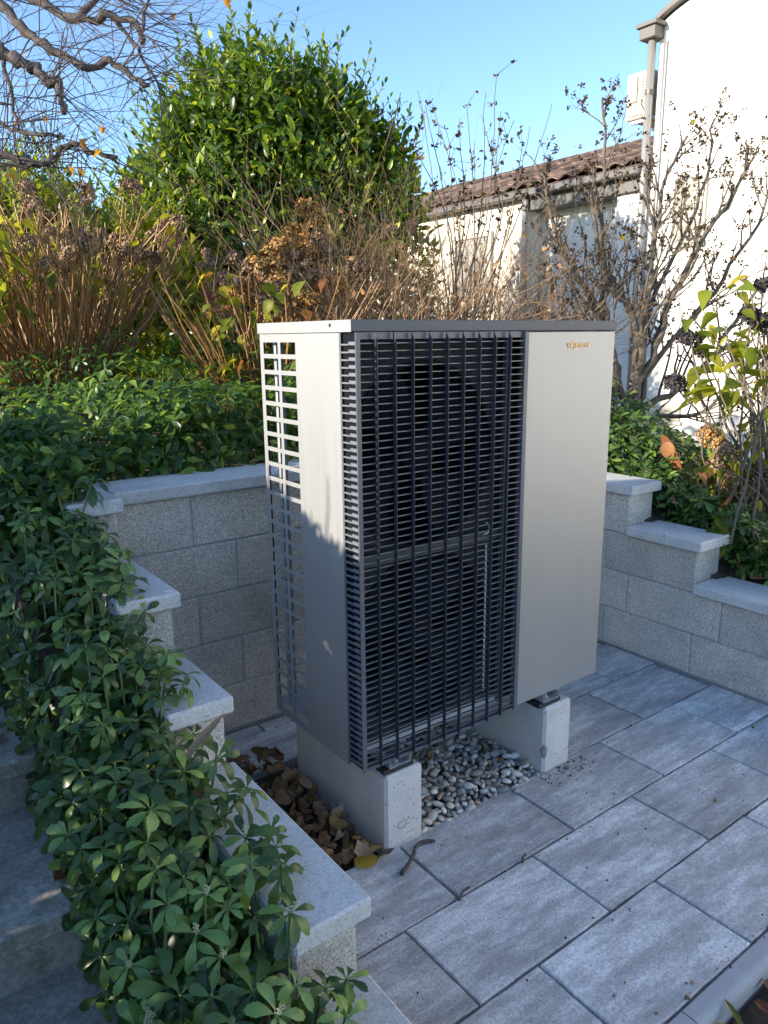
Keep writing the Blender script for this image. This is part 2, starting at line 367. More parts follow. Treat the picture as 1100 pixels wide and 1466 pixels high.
def pachy_leaf(seed, wide=1.0):
    r = random.Random(seed)
    o = [(0.020, 0), (0.035, 0.16), (0.11, 0.36), (0.185, 0.55), (0.225, 0.66), (0.20, 0.69), (0.215, 0.78), (0.165, 0.81), (0.160, 0.90), (0.09, 0.92), (0.0, 1.0)]
    V, F = leaf_template([(w * wide * r.uniform(0.93, 1.07), t) for w, t in o], r.uniform(0.10, 0.3), r.uniform(0.2, 0.5), 0.012)
    V[:, 2] += 0.10 * np.sin(V[:, 0] * 3.0)
    return V, F
def shards(seed):
    """a curled withered leaf with a ragged outline"""
    r = random.Random(seed); n = 11; V = [(0, 0, 0)]; 
    ring = []
    for k in range(n):
        a = 2 * math.pi * k / n; rr = r.uniform(0.66, 1.0) * (1.15 if k % 4 == 0 else 0.88)
        ring.append((rr * math.cos(a) * 0.62, rr * math.sin(a) * 0.42))
    V += [(0.5 * x, 0.5 * y, 0) for x, y in ring] + [(x, y, 0) for x, y in ring]; V = np.array(V)
    c1, c2, tw = r.uniform(-0.9, 1.6), r.uniform(-0.5, 1.3), r.uniform(-1, 1)
    V[:, 2] = c1 * V[:, 1] ** 2 * 1.6 + c2 * V[:, 0] ** 2 * 0.7 + tw * V[:, 0] * V[:, 1] + np.array([r.uniform(-0.05, 0.05) for _ in V])
    F = [(0, 1 + k, 1 + (k + 1) % n) for k in range(n)]
    for k in range(n): a, b = 1 + k, 1 + (k + 1) % n; F += [(a, a + n, b + n), (a, b + n, b)]
    return V, np.array(F)

def unit(a): return a / np.maximum(np.linalg.norm(a, axis=1, keepdims=True), 1e-9)
def scatter(tpl, P, D, N, S):
    tv, tf = tpl; P = np.asarray(P, float); D = unit(np.asarray(D, float)); N = np.asarray(N, float)
    N = unit(N - D * (N * D).sum(1, keepdims=True)); Y = np.cross(N, D); S = np.broadcast_to(np.asarray(S, float), (len(P),))[:, None, None]
    V = P[:, None, :] + S * (tv[None, :, 0:1] * D[:, None] + tv[None, :, 1:2] * Y[:, None] + tv[None, :, 2:3] * N[:, None])
    F = tf[None] + (np.arange(len(P)) * len(tv))[:, None, None]
    return V.reshape(-1, 3), F.reshape(-1, 3)
def join_sets(sets):
    vs, fs, o = [], [], 0
    for v, f in sets: vs.append(v); fs.append(f + o); o += len(v)
    return np.concatenate(vs), np.concatenate(fs)
def rand_dirs(n, up=0.0):
    d = rng.normal(size=(n, 3)); d[:, 2] += up; return unit(d)

# ------------------------------------------------------------------ the lie of the land
COURSE, CAPT = 0.209, 0.052
XL, XLo, XR, XRo, YBK, YBo = -0.405, -0.565, 2.055, 2.255, 1.01, 1.21
def left_bed(y): return np.interp(y, [-3, -1.2, -0.6, 0.07, 0.42, 0.9, 1.25], [-0.25, 0.12, 0.27, 0.52, 0.74, 0.97, 1.05])
def right_bed(y): return np.interp(y, [-3, -1.0, -0.3, 0.1, 0.5, 1.0, 1.25], [-0.15, 0.08, 0.33, 0.46, 0.68, 0.88, 1.0])
def sstep(t): t = np.clip(t, 0, 1); return t * t * (3 - 2 * t)
def land(x, y):
    x, y = np.broadcast_arrays(np.asarray(x, float), np.asarray(y, float))
    back = 1.03 + 0.30 * sstep((y - 1.3) / 2.3)
    h = np.where(y > 1.10, back, np.where(x > 1.0, right_bed(y), left_bed(y)))
    h = np.where((x < -0.80) & (x > -2.12) & (y < 2.8), np.minimum(left_bed(y) - 0.55, 0.45), h)
    fall = sstep((x - 2.7) / 2.2); h = h * (1 - fall) + 0.06 * fall
    pit = (x > -0.49) & (x < 2.16) & (y < 1.115)
    h = np.where(pit, -0.085, h); h = np.where((x > -0.49) & (y < -0.995) & pit, -0.055, h)
    far = sstep((np.hypot(x, y) - 14) / 30.0); return h * (1 - far) + 0.0 * far
def build_ground():
    xs = np.unique(np.round(np.concatenate([[-600, -250, -120, -60, -35, -22, -15, -10, -8], np.arange(-7, 9.01, 0.12), [-0.52, -0.46, 2.13, 2.19, -0.78, -0.82, -2.1, -2.14], [10, 12, 15, 22, 35, 60, 120, 250, 600]]), 3))
    ys = np.unique(np.round(np.concatenate([[-600, -250, -120, -60, -35, -22, -15, -10, -7, -5], np.arange(-4, 9.01, 0.12), [1.09, 1.14, -0.99, -1.0], [10, 12, 15, 22, 35, 60, 120, 250, 600]]), 3))
    X, Y = np.meshgrid(xs, ys); Z = land(X, Y); Z = Z + np.where((np.abs(X) < 12) & ~((X > -0.5) & (X < 2.17) & (Y < 1.12) & (Y > -1)), rng.uniform(-0.012, 0.012, Z.shape), 0)
    V = np.stack([X, Y, Z], -1).reshape(-1, 3); nx, ny = len(xs), len(ys)
    i, j = np.meshgrid(np.arange(nx - 1), np.arange(ny - 1)); a = (j * nx + i).ravel()
    tag(link('ground', fast_mesh('ground', V, np.stack([a, a + 1, a + nx + 1, a + nx], 1)), M['ground'], smooth=True), kind='structure')
build_ground()

# ------------------------------------------------------------------ pavement, kerb, gravel
pav = tag(bpy.data.objects.new('pavement', None), kind='structure'); COL.objects.link(pav)
def slab_mesh(x0, x1, y0, y1, top=0.0, th=0.05):
    g = 0.0038; x0 += g; x1 -= g; y0 += g; y1 -= g
    nx = max(2, int((x1 - x0) / 0.055)); ny = max(2, int((y1 - y0) / 0.055)); per = []
    for i in range(nx): per.append((x0 + (x1 - x0) * i / nx, y0))
    for i in range(ny): per.append((x1, y0 + (y1 - y0) * i / ny))
    for i in range(nx): per.append((x1 - (x1 - x0) * i / nx, y1))
    for i in range(ny): per.append((x0, y1 - (y1 - y0) * i / ny))
    cx, cy = (x0 + x1) / 2, (y0 + y1) / 2; n = len(per); j = lambda: random.uniform(-0.0018, 0.0018)
    per = [(x + j(), y + j()) for x, y in per]; b = 0.0032; tilt = random.uniform(-0.0012, 0.0012)
    inner = [(x - math.copysign(min(b, abs(x - cx)), x - cx), y - math.copysign(min(b, abs(y - cy)), y - cy)) for x, y in per]
    v = [(x, y, top + tilt + random.uniform(-0.0004, 0.0004)) for x, y in inner] + [(x, y, top + tilt - 0.0035) for x, y in per] + [(x, y, top - th) for x, y in per]
    f = [tuple(range(n))] + [(k + n, (k + 1) % n + n, (k + 1) % n, k) for k in range(n)] + [(k + 2 * n, (k + 1) % n + 2 * n, (k + 1) % n + n, k + n) for k in range(n)]
    return MB().add(v, f).mesh('slab')
TL, TY = 0.5238, 0.3082
rows = [(-0.9235 + TY * k, -0.9235 + TY * (k + 1), (0.141 if k % 2 == 0 else -0.069)) for k in range(7)]
GX0, GX1, GY0, GY1 = -0.06, 0.99, -0.018, 0.66           # gravel strip under the unit
for (y0, y1, off) in rows:
    y1 = min(y1, YBK - 0.012); k0 = math.floor((XL - off) / TL)
    for k in range(k0, k0 + 7):
        x0, x1 = max(off + TL * k, XL + 0.012), min(off + TL * (k + 1), XR - 0.010)
        if x1 - x0 < 0.04: continue
        pieces = [(x0, x1, y0, y1)]
        if y1 > GY0 + 0.03 and y0 < GY1:                  # cut round the gravel strip
            pieces = []
            if x0 < GX0: pieces.append((x0, min(x1, GX0), y0, y1))
            if x1 > GX1: pieces.append((max(x0, GX1), x1, y0, y1))
            if y1 > GY1 and x1 > GX0 and x0 < GX1: pieces.append((max(x0, GX0), min(x1, GX1), max(y0, GY1), y1))
        for q in pieces:
            if q[1] - q[0] > 0.02 and q[3] - q[2] > 0.02: link('tile', slab_mesh(*q, top=random.uniform(-0.001, 0.001)), M['tile'], pav)
bed = MB().box(XL + 0.002, XR - 0.002, -0.925, YBK - 0.002, -0.09, -0.035).build('joint_bed', M['dark'], pav)

kerb = tag(bpy.data.objects.new('kerb', None), kind='structure'); COL.objects.link(kerb)
for k in range(-2, 3):
    x0 = 0.316 + 0.98 * k + 0.002; x1 = x0 + 0.976; x0 = max(x0, XL + 0.0); x1 = min(x1, 2.6)
    if x1 <= x0: continue
    prof = [(-0.9265, -0.16), (-0.9265, -0.004), (-0.931, 0.0)] + [(-0.962 - 0.024 * math.sin(a), -0.024 + 0.024 * math.cos(a)) for a in (0, R(22), R(45), R(68), R(90))] + [(-0.986, -0.16)]
    MB().prism([(x0, y, z) for y, z in prof], (x1 - x0, 0, 0)).build('kerb_stone', M['kerb'], kerb)

gravel = tag(bpy.data.objects.new('gravel_bed', None), kind='structure'); COL.objects.link(gravel)
MB().box(GX0 + 0.001, GX1 - 0.001, GY0 + 0.001, GY1 - 0.001, -0.085, -0.03).build('gravel_base', M['ground'], gravel)
def pebble_mesh(seed):
    import bmesh
    r = random.Random(seed); bm = bmesh.new(); bmesh.ops.create_icosphere(bm, subdivisions=2, radius=1.0)
    d = [Vector((r.gauss(0, 1), r.gauss(0, 1), r.gauss(0, 1))).normalized() for _ in range(6)]; w = [r.uniform(-0.16, 0.16) for _ in d]
    for v in bm.verts:
        n = v.co.normalized(); k = 1 + sum(a * max(0, n.dot(b)) ** 2 for a, b in zip(w, d)); v.co = n * k
    me = bpy.data.meshes.new('pebble'); bm.to_mesh(me); bm.free(); me.materials.append(M['pebble'])
    me.polygons.foreach_set('use_smooth', np.ones(len(me.polygons), bool)); return me
PEB = [pebble_mesh(k) for k in range(9)]
P1X0, P1X1, P2X0, P2X1, PY0, PY1, PZ = 0.0855, 0.2404, 0.8364, 0.987, -0.015, 0.56, 0.2685
placed = []; tries = 0
def put_pebble(x, y, z, s):
    o = bpy.data.objects.new('pebble', random.choice(PEB)); COL.objects.link(o); o.parent = gravel; o.location = (x, y, z)
    o.rotation_euler = (random.uniform(-0.5, 0.5), random.uniform(-0.5, 0.5), random.uniform(0, 6.3)); k = random.uniform(0.6, 1.0); o.scale = (s * random.uniform(1.0, 1.5), s * k, s * random.uniform(0.5, 0.75))
while len(placed) < 292 and tries < 14000:
    tries += 1; x = random.uniform(P1X1 + 0.008, P2X0 - 0.008); y = GY0 + 0.012 + (random.random() ** 1.15) * 0.36; s = random.uniform(0.0095, 0.0205)
    if all((x - a) ** 2 + (y - b) ** 2 > (0.80 * (s + c)) ** 2 for a, b, c in placed):
        placed.append((x, y, s)); put_pebble(x, y, -0.012 + random.uniform(0, 0.018) + 0.012 * sstep((y - GY0) / 0.1), s)
for x, y in ((1.005, 0.045), (0.93, -0.05), (0.665, -0.04)): put_pebble(x, y, 0.006 if y < 0 else 0.012, 0.011)
pv = np.array([v.co for v in PEB[0].vertices]); pf = np.array([tuple(p.vertices) for p in PEB[0].polygons])
n = 700; Pp = np.stack([rng.uniform(P1X1, P2X0, n), rng.uniform(GY0 + 0.01, GY1 - 0.01, n), rng.uniform(-0.028, -0.012, n)], 1)
v, f = scatter((pv * [1.2, 0.9, 0.6], pf), Pp, rand_dirs(n) * [1, 1, 0.2] + [0.001, 0, 0], rand_dirs(n, 4), rng.uniform(0.008, 0.014, n))
tag(link('small_pebbles', fast_mesh('small_pebbles', v, f), M['pebble'], gravel, smooth=True), kind='stuff')

# grit and crumbs: along the joints, at the foot of the walls, the plinths and the kerb
gp = []
for k in range(520):
    q = random.random()
    if q < 0.45: y = random.choice([r_[0] for r_ in rows]) + random.gauss(0, 0.012); x = random.uniform(XL + 0.05, XR - 0.03)
    elif q < 0.60: x = XR - abs(random.gauss(0, 0.03)) - 0.01; y = random.uniform(-0.9, 0.95)
    elif q < 0.75: x = random.uniform(0.8, 1.05); y = GY0 - abs(random.gauss(0, 0.04))
    elif q < 0.88: y = -0.925 + random.gauss(0, 0.02); x = random.uniform(-0.2, 2.0)
    else: x = random.uniform(-0.3, 1.9); y = random.uniform(-0.9, -0.05)
    gp.append((x, y, 0.002))
n = len(gp); v, f = scatter((pv * [1.2, 1.0, 0.7], pf), np.array(gp), rand_dirs(n), rand_dirs(n, 2), rng.uniform(0.0010, 0.0034, n) * np.where(rng.random(n) < 0.06, 1.9, 1.0))
tag(link('grit', fast_mesh('grit', v, f), M['dead'], smooth=True), 'dark crumbs and grit scattered on the paving and in its joints', 'grit', kind='stuff')

# ------------------------------------------------------------------ retaining walls
def wall_block(parent, x0, x1, y0, y1, z0, z1):
    MB().box(x0, x1, y0, y1, z0 + 0.0015, z1 - 0.0015, 0.007, 0.0016).build('block', M['block'], parent)
def cap(parent, x0, x1, y0, y1, z):
    MB().box(x0, x1, y0, y1, z + 0.0015, z + CAPT, 0.006, 0.0008).build('cap_stone', M['cap'], parent)
def mortar(parent, x0, x1, y0, y1, z1):
    MB().box(x0 + 0.006, x1 - 0.006, y0 + 0.006, y1 - 0.006, -0.14, z1 - 0.004).build('mortar', M['kerb'], parent)
BL = 0.515; G = 0.0016
def run_blocks(parent, axis, a0, a1, lo, hi, z0, z1, joint):
    k = math.floor((a0 - joint) / BL) + 1; cuts = [a0]
    while joint + BL * k < a1 - 0.05:
        if joint + BL * k > a0 + 0.05: cuts.append(joint + BL * k)
        k += 1
    cuts.append(a1)
    for p, q in zip(cuts[:-1], cuts[1:]):
        if axis == 'x': wall_block(parent, p + G, q - G, lo, hi, z0, z1)
        else: wall_block(parent, lo, hi, p + G, q - G, z0, z1)
bw = thing('retaining_wall', 'straight concrete block wall behind the heat pump under a planted bank', 'wall', (0.8, YBK, 0))
for c in range(5):
    run_blocks(bw, 'x', XL + 0.003, XRo, YBK, YBo, COURSE * c, COURSE * (c + 1), -0.08 if c % 2 == 0 else 0.10)
mortar(bw, XL, XRo, YBK, YBo, COURSE * 5)
for (x0, x1) in ((-0.383, 0.60), (0.603, 1.59), (1.593, 2.285)): cap(bw, x0, x1, YBK - 0.03, YBo + 0.03, COURSE * 5)

rw = thing('retaining_wall', 'stepped concrete block wall right of the heat pump beside the yellow leaved shrub', 'wall', (XR, 0.2, 0))
ends = [0.527, 0.135, -0.262, -0.66, -1.06]               # where each course from the fourth down ends
for c in range(4):
    run_blocks(rw, 'y', ends[3 - c], YBK - 0.003, XR, XRo, COURSE * c, COURSE * (c + 1), [0.135, 0.514, 0.66, 0.90][c])
    MB().box(XR + 0.006, XRo - 0.006, ends[3 - c] + 0.006, YBK - 0.006, COURSE * c - (0.14 if c == 0 else 0), COURSE * (c + 1) - 0.004).build('mortar', M['kerb'], rw)
for i, e in enumerate(ends):
    cap(rw, XR - 0.028, XRo + 0.03, e - 0.027, (ends[i - 1] - 0.002) if i else YBK - 0.033, COURSE * (4 - i))

lw = thing('retaining_wall', 'stepped low wall with pale cap stones beside the pachysandra and steps', 'wall', (XL, 0, 0))
lends = [0.892, 0.412, 0.072, -0.573, -1.25]              # fifth course down to the first
for c in range(5):
    run_blocks(lw, 'y', lends[4 - c], YBo, XLo, XL, COURSE * c, COURSE * (c + 1), lends[4 - c] + (0.0 if c % 2 else 0.257))
    MB().box(XLo + 0.006, XL - 0.006, lends[4 - c] + 0.006, YBo - 0.006, COURSE * c - (0.14 if c == 0 else 0), COURSE * (c + 1) - 0.004).build('mortar', M['kerb'], lw)
for i, e in enumerate(lends):
    cap(lw, XLo - 0.010, XL + 0.020, e - 0.027, (lends[i - 1] - 0.002) if i else YBo + 0.03, COURSE * (5 - i))

# ------------------------------------------------------------------ steps
st = thing('garden_steps', 'dark weathered stone steps climbing along the left edge beside the pachysandra', 'steps', (-1.4, 0.5, 0))
SX0, SX1 = -2.1, -0.70
treads = [(-0.47, 0.13), (-0.03, 0.30), (0.46, 0.465), (1.05, 0.635), (1.62, 0.80)]
for i, (y, z) in enumerate([(-0.92, -0.03)] + treads):
    y2 = ([(-0.92, -0.03)] + treads)[i + 1][0] + 0.05 if i < 5 else y + 0.6
    MB().box(SX0, SX1, y, y2, z - 0.055, z, 0.006, 0.003).build('tread', M['step'], st)
    MB().box(SX0 + 0.003, SX1 - 0.004, y + 0.022, y2 - 0.004, z - 0.30, z - 0.0565, 0.004, 0.003).build('riser', M['step'], st)

# ------------------------------------------------------------------ the heat pump
W_, D_, ZB, ZT, GRX = 1.144, 0.535, 0.324, 1.683, 0.672
hp = thing('heat_pump', 'large grey air heat pump with black front grille standing on two concrete plinths', 'heat pump', (0.57, 0.27, 0.2855))
# lid with turned-down lips
def lid():
    m = MB(); x0, x1, y0, y1 = -0.004, W_ + 0.004, -0.004, D_ + 0.004
    m.box(x0, x1, y0, y1, ZT - 0.0335, ZT, 0.003); return m.build('lid', M['lid'], hp)
ld = lid()
o = MB().box(-0.0062, -0.0042, -0.0035, D_ + 0.002, ZT - 0.033, ZT - 0.0008, 0).build('side_lip', M['steel'], ld)
hole = MB(); hole.v = [(-0.0066, 0.10 + 0.0055 * math.cos(a), 1.669 + 0.0055 * math.sin(a)) for a in [2 * math.pi * k / 14 for k in range(14)]]; hole.f = [tuple(range(14))]
hole.build('screw_hole', M['dark'], ld)
# side panel with 26 x 2 openings
def perforated(x, ylo, yhi, zlo, zhi, cols, zrows, th):
    ys = sorted({ylo, yhi, *[q for c in cols for q in c]}); zs = sorted({zlo, zhi, *[q for r in zrows for q in r]})
    m = MB(); hol = lambda i, j: any(abs(ys[i] - c[0]) < 1e-6 for c in cols) and any(abs(zs[j] - r[0]) < 1e-6 for r in zrows)
    ny, nz = len(ys), len(zs)
    m.v = [(xx, y, z) for xx in (x, x + th) for y in ys for z in zs]; I = lambda s, i, j: s * ny * nz + i * nz + j
    for i in range(ny - 1):
        for j in range(nz - 1):
            if hol(i, j):
                c = [(i, j), (i + 1, j), (i + 1, j + 1), (i, j + 1)]
                for a, b in zip(c, c[1:] + c[:1]): m.f.append((I(0, *a), I(1, *a), I(1, *b), I(0, *b)))
            else:
                m.f.append((I(0, i, j), I(0, i, j + 1), I(0, i + 1, j + 1), I(0, i + 1, j))); m.f.append((I(1, i, j), I(1, i + 1, j), I(1, i + 1, j + 1), I(1, i, j + 1)))
    b = [(0, j) for j in range(nz)] + [(i, nz - 1) for i in range(1, ny)] + [(ny - 1, j) for j in range(nz - 2, -1, -1)] + [(i, 0) for i in range(ny - 2, 0, -1)]
    for a, c in zip(b, b[1:] + b[:1]): m.f.append((I(0, *a), I(1, *a), I(1, *c), I(0, *c)))
    return m
zr = [(1.586 - 0.0503 * k, 1.586 - 0.0503 * k + 0.0365) for k in range(26)]
perforated(0.0, 0.062, D_, ZB - 0.012, 1.648, [(0.307, 0.400), (0.417, 0.512)], zr, 0.0022).build('side_panel', M['steel'], hp)
MB().box(0.0024, 0.030, 0.062, 0.064, ZB, 1.648).box(0.0024, 0.018, D_ - 0.002, D_, ZB, 1.648).build('side_flange', M['fan'], hp)
# front cover of the control compartment
fp = MB().box(GRX + 0.004, W_, 0.0, 0.022, ZB - 0.002, 1.6475, 0.0022).build('front_panel', M['steel'], hp)
MB().box(W_ - 0.002, W_, 0.024, D_, ZB, 1.648).build('right_panel', M['steel'], hp)
MB().box(0.62, W_ - 0.003, D_ - 0.003, D_ - 0.001, ZB, 1.648).build('rear_panel', M['inner'], hp)
# grille: corner post, rails, fins in front of thin slats that turn the corner
gr = MB().box(-0.0035, 0.0125, -0.0215, -0.0175, ZB, 1.6485, 0.001).box(-0.003, 0.0, 0.052, 0.0605, ZB, 1.6485) \
    .box(GRX - 0.016, GRX + 0.002, -0.0215, -0.004, ZB, 1.6485, 0.0012).box(0.0128, GRX - 0.0165, -0.018, 0.010, ZB - 0.0015, ZB + 0.010, 0.001).box(0.0128, GRX - 0.0165, -0.010, 0.010, 1.6300, 1.6485).build('grille', M['grille'], hp)
sl = MB().box(0.0128, GRX - 0.0165, -0.0168, -0.0095, -0.0014, 0.0014)                     # front blade
sl.box(-0.0028, 0.012, -0.0172, 0.0160, -0.0050, 0.0050, 0.0012)                           # the thicker corner piece
sl.box(-0.0026, 0.004, 0.0162, 0.0518, -0.0052, -0.0008)
slat_me = sl.mesh('slat'); slat_me.materials.append(M['slat'])
for k in range(62):
    z = ZB + 0.022 + k * (1.640 - ZB - 0.022) / 62
    link('slat', slat_me, None, gr, Vector((0, 0, z)) - Vector(hp.location) - Vector(gr.location))
fin = MB().box(-0.0013, 0.0013, -0.0315, -0.0170, ZB + 0.006, 1.6480, 0.0008); fin_me = fin.mesh('fin'); fin_me.materials.append(M['fin'])
for k in range(9):
    link('fin', fin_me, None, gr, Vector((0.062 + 0.0652 * k, 0, 0)) - Vector(hp.location) - Vector(gr.location))
MB().box(0.0045, 0.0065, -0.0125, 0.060, ZB + 0.004, 1.646).build('sun_stop_plate', M['fan'], hp)  # dark plate added behind the corner slats to stop the sun
# what shows behind it: shroud with two fan openings, fans, coil
def shroud():
    m = MB(); x0, x1, z0, z1 = 0.006, GRX - 0.004, ZB + 0.004, 1.646; cx = 0.31; r = 0.292; n = 48
    zm = 0.972
    for (za, zb, cz) in ((z0, zm - 0.0, 0.668), (zm, z1, 1.272)):
        inner = []; outer = []
        for k in range(n):
            a = 2 * math.pi * (k + 0.5) / n; ca, sa = math.cos(a), math.sin(a); inner.append((cx + r * ca, 0.072, cz + r * sa))
            t = min(((x1 - cx) / ca if ca > 0 else (x0 - cx) / ca) if abs(ca) > 1e-6 else 9, ((zb - cz) / sa if sa > 0 else (za - cz) / sa) if abs(sa) > 1e-6 else 9)
            outer.append((cx + t * ca, 0.072, cz + t * sa))
        o = len(m.v); deep = [(x, 0.15, z) for x, y, z in inner]
        m.v += inner + outer + deep
        m.f += [(o + k, o + (k + 1) % n, o + n + (k + 1) % n, o + n + k) for k in range(n)] + [(o + 2 * n + k, o + 2 * n + (k + 1) % n, o + (k + 1) % n, o + k) for k in range(n)]
    return m.build('shroud', M['shroud'], hp)
shroud()
for cz in (1.272, 0.668): MB().disc_ring((0.31, cz), 0.284, 0.296, 0.064, 0.0715).build('fan_ring', M['coil'], hp, smooth=False)
MB().box(0.0065, GRX - 0.005, 0.052, 0.0635, 0.953, 0.990, 0.002).build('cross_bar', m_plain('grey_bar', (0.055, 0.057, 0.060), 0.7), hp)
MB().box(0.628, 0.652, 0.030, 0.0500, ZB + 0.02, 1.63, 0.002).build('inner_post', m_plain('grey_post', (0.10, 0.102, 0.11), 0.5), hp)
for i, cz in enumerate((1.272, 0.668)):
    fb = MB(); prof = [(0.0, 0.085), (0.05, 0.088), (0.070, 0.10), (0.075, 0.14)]; n = 24
    fb.v = [(0.31 + r * math.cos(2 * math.pi * k / n), y, cz + r * math.sin(2 * math.pi * k / n)) for r, y in prof for k in range(n)]
    fb.f = [(j * n + k, j * n + (k + 1) % n, (j + 1) * n + (k + 1) % n, (j + 1) * n + k) for j in range(3) for k in range(n)]
    hub = fb.build('fan', M['fan'], hp, smooth=True)
    for b in range(4):
        m = MB(); a0 = b * math.pi / 2 + 0.5 + i * 0.4
        for s_ in (0, 1):
            for t in range(7):
                rr = 0.07 + 0.21 * t / 6
                for q in range(5):
                    a = a0 + (q / 4 - 0.5) * (0.75 + 0.25 * t / 6) + 0.30 * (t / 6) ** 1.5
                    m.v.append((0.31 + rr * math.cos(a), 0.095 + 0.045 * q / 4 + 0.002 * s_, cz + rr * math.sin(a)))
        for s_ in (0, 1):
            for t in range(6):
                for q in range(4): p = s_ * 35 + t * 5 + q; m.f.append((p, p + 1, p + 6, p + 5))
        m.build('blade', M['fan'], hub, smooth=True)
MB().box(0.085, 0.655, 0.405, 0.44, ZB + 0.04, 1.62).box(0.085, 0.108, 0.158, 0.404, ZB + 0.04, 1.62).build('coil', M['coil'], hp)
MB().box(0.655, 0.659, 0.10, D_ - 0.006, ZB + 0.004, 1.645).build('partition', M['shroud'], hp)
MB().box(0.006, W_ - 0.006, 0.066, D_ - 0.006, ZB - 0.001, ZB + 0.004).box(0.006, 0.655, 0.066, D_ - 0.006, ZB + 0.0045, ZB + 0.036).build('base_pan', M['inner'], hp)
MB().box(0.035, 0.062, 0.492, 0.512, ZB + 0.006, 1.645).build('corner_post', M['inner'], hp)
gd = MB()
for k in range(26): gd.tube([(0.13, D_ - 0.004, ZB + 0.06 + 0.05 * k), (0.62, D_ - 0.004, ZB + 0.06 + 0.05 * k)], 0.0016, 5)
for k in range(8): gd.tube([(0.13 + 0.065 * k, D_ - 0.008, ZB + 0.02), (0.13 + 0.065 * k, D_ - 0.008, 1.63)], 0.0016, 5)
gd.build('rear_guard', M['rubber'], hp)
wire = MB()
wire.tube([(0.566, 0.045, 0.945 - 0.02 * k) for k in range(28)], 0.0035, 6); wire.build('cable', m_plain('white_cable', (0.55, 0.56, 0.57), 0.5), hp)
wl = MB(); wl.tube([(0.566 + 0.018 * math.sin(a), 0.05, 1.0 + 0.02 * math.cos(a)) for a in [k * 0.5 for k in range(8)]], 0.003, 6); wl.build('cable_loop', M['inner'], hp)
# feet: open steel channels on rubber mats
for x in (0.112, 0.836):
    w = 0.085; prof = [(x, 0.323), (x, 0.2875), (x + w, 0.2875), (x + w, 0.323), (x + w - 0.012, 0.323), (x + w - 0.012, 0.321), (x + w - 0.0022, 0.321), (x + w - 0.0022, 0.2897), (x + 0.0022, 0.2897), (x + 0.0022, 0.321), (x + 0.012, 0.321), (x + 0.012, 0.323)]
    mt = MB().box(x - 0.022, x + w + 0.014, -0.002, D_ - 0.03, PZ + 0.0008, 0.2868, 0.002).build('rubber_mat', M['rubber'], hp)
    ch = MB().prism([(px, -0.004, pz) for px, pz in prof], (0, D_ - 0.01, 0)).build('foot_rail', M['inner'], hp)
    nt = MB().tube([(x + w / 2, 0.022, 0.2898), (x + w / 2, 0.022, 0.297)], 0.0075, 6).tube([(x + w / 2, 0.022, 0.297), (x + w / 2, 0.022, 0.306)], 0.0038, 8).build('bolt', M['inner'], ch)
# maker's lettering, thin raised letters
def text_part(body, size, x, z, name, parent, y, sx=1.0, sz=1.0):
    c = bpy.data.curves.new(name, 'FONT'); c.body = body; c.size = size; c.extrude = 0.0012; c.resolution_u = 3
    tmp = bpy.data.objects.new(name, c); COL.objects.link(tmp); bpy.context.view_layer.update()
    me = bpy.data.meshes.new_from_object(tmp.evaluated_get(bpy.context.evaluated_depsgraph_get())); COL.objects.unlink(tmp); bpy.data.objects.remove(tmp); bpy.data.curves.remove(c)
    co = np.empty(len(me.vertices) * 3); me.vertices.foreach_get('co', co); co = co.reshape(-1, 3)
    me.vertices.foreach_set('co', np.stack([x + co[:, 0] * sx, y - co[:, 2], z + co[:, 1] * sz], 1).ravel()); me.update()
    wd = co[:, 0].max() * sx; me.flip_normals(); link(name, me, M['gold'], parent); return x + wd
x = text_part('VIE', 0.0225, 0.884, 1.594, 'lettering', hp, -0.0014); x = text_part('SS', 0.037, x + 0.001, 1.588, 'lettering', hp, -0.0014, 0.62); text_part('MANN', 0.0225, x + 0.001, 1.594, 'lettering', hp, -0.0014, 0.92)

# ------------------------------------------------------------------ plinths
def plinth(x0, x1, label, chip):
    m = MB(); b = 0.010
    m.box(x0, x1, PY0, PY1, -0.10, PZ, b, 0.0015)
    t = link('concrete_plinth', m.mesh('concrete_plinth'), M['plinth'], None, (0, 0, 0)); tag(t, label, 'plinth', 'plinths carrying the heat pump')
    return t
pl1 = plinth(P1X0, P1X1, 'concrete plinth with a scratched loop mark, beside the heap of withered leaves', False)
lp = [(0.150 + 0.016 * math.cos(a), -0.0156, 0.076 + 0.013 * math.sin(a)) for a in np.linspace(0.4, 6.1, 22)]
MB().tube([(0.182, -0.0156, 0.096)] + lp + [(0.184, -0.0156, 0.068)], 0.0011, 5).build('scratched_mark', M['pencil'], pl1)
MB().tube([(0.168 + 0.004 * k, -0.0154, 0.036 + 0.003 * (k % 2)) for k in range(10)], 0.0008, 4).build('scratched_mark', M['pencil'], pl1)
pl2 = plinth(P2X0, P2X1, 'concrete plinth with a chipped front edge, between the pebbles and the paving', True)
ck = MB()
import bmesh as _bm
bm = _bm.new(); _bm.ops.create_icosphere(bm, subdivisions=3, radius=1)
for v_ in bm.verts:
    n_ = v_.co.normalized(); k_ = 1 + 0.18 * math.sin(7 * n_.x + 3 * n_.z) * math.cos(6 * n_.y + 1) + 0.10 * math.sin(19 * n_.z + 5 * n_.x)
    v_.co = Vector((n_.x * 0.011, n_.y * 0.013, n_.z * 0.030)) * k_ + Vector((P2X0 + 0.0075, PY0 + 0.008, 0.088))
me_ = bpy.data.meshes.new('broken_patch'); bm.to_mesh(me_); bm.free()
link('broken_patch', me_, m_random('broken_concrete', [(0.30, 0.27, 0.22), (0.46, 0.43, 0.38)], 0.95, 0.1, 160, 1.0), pl2)

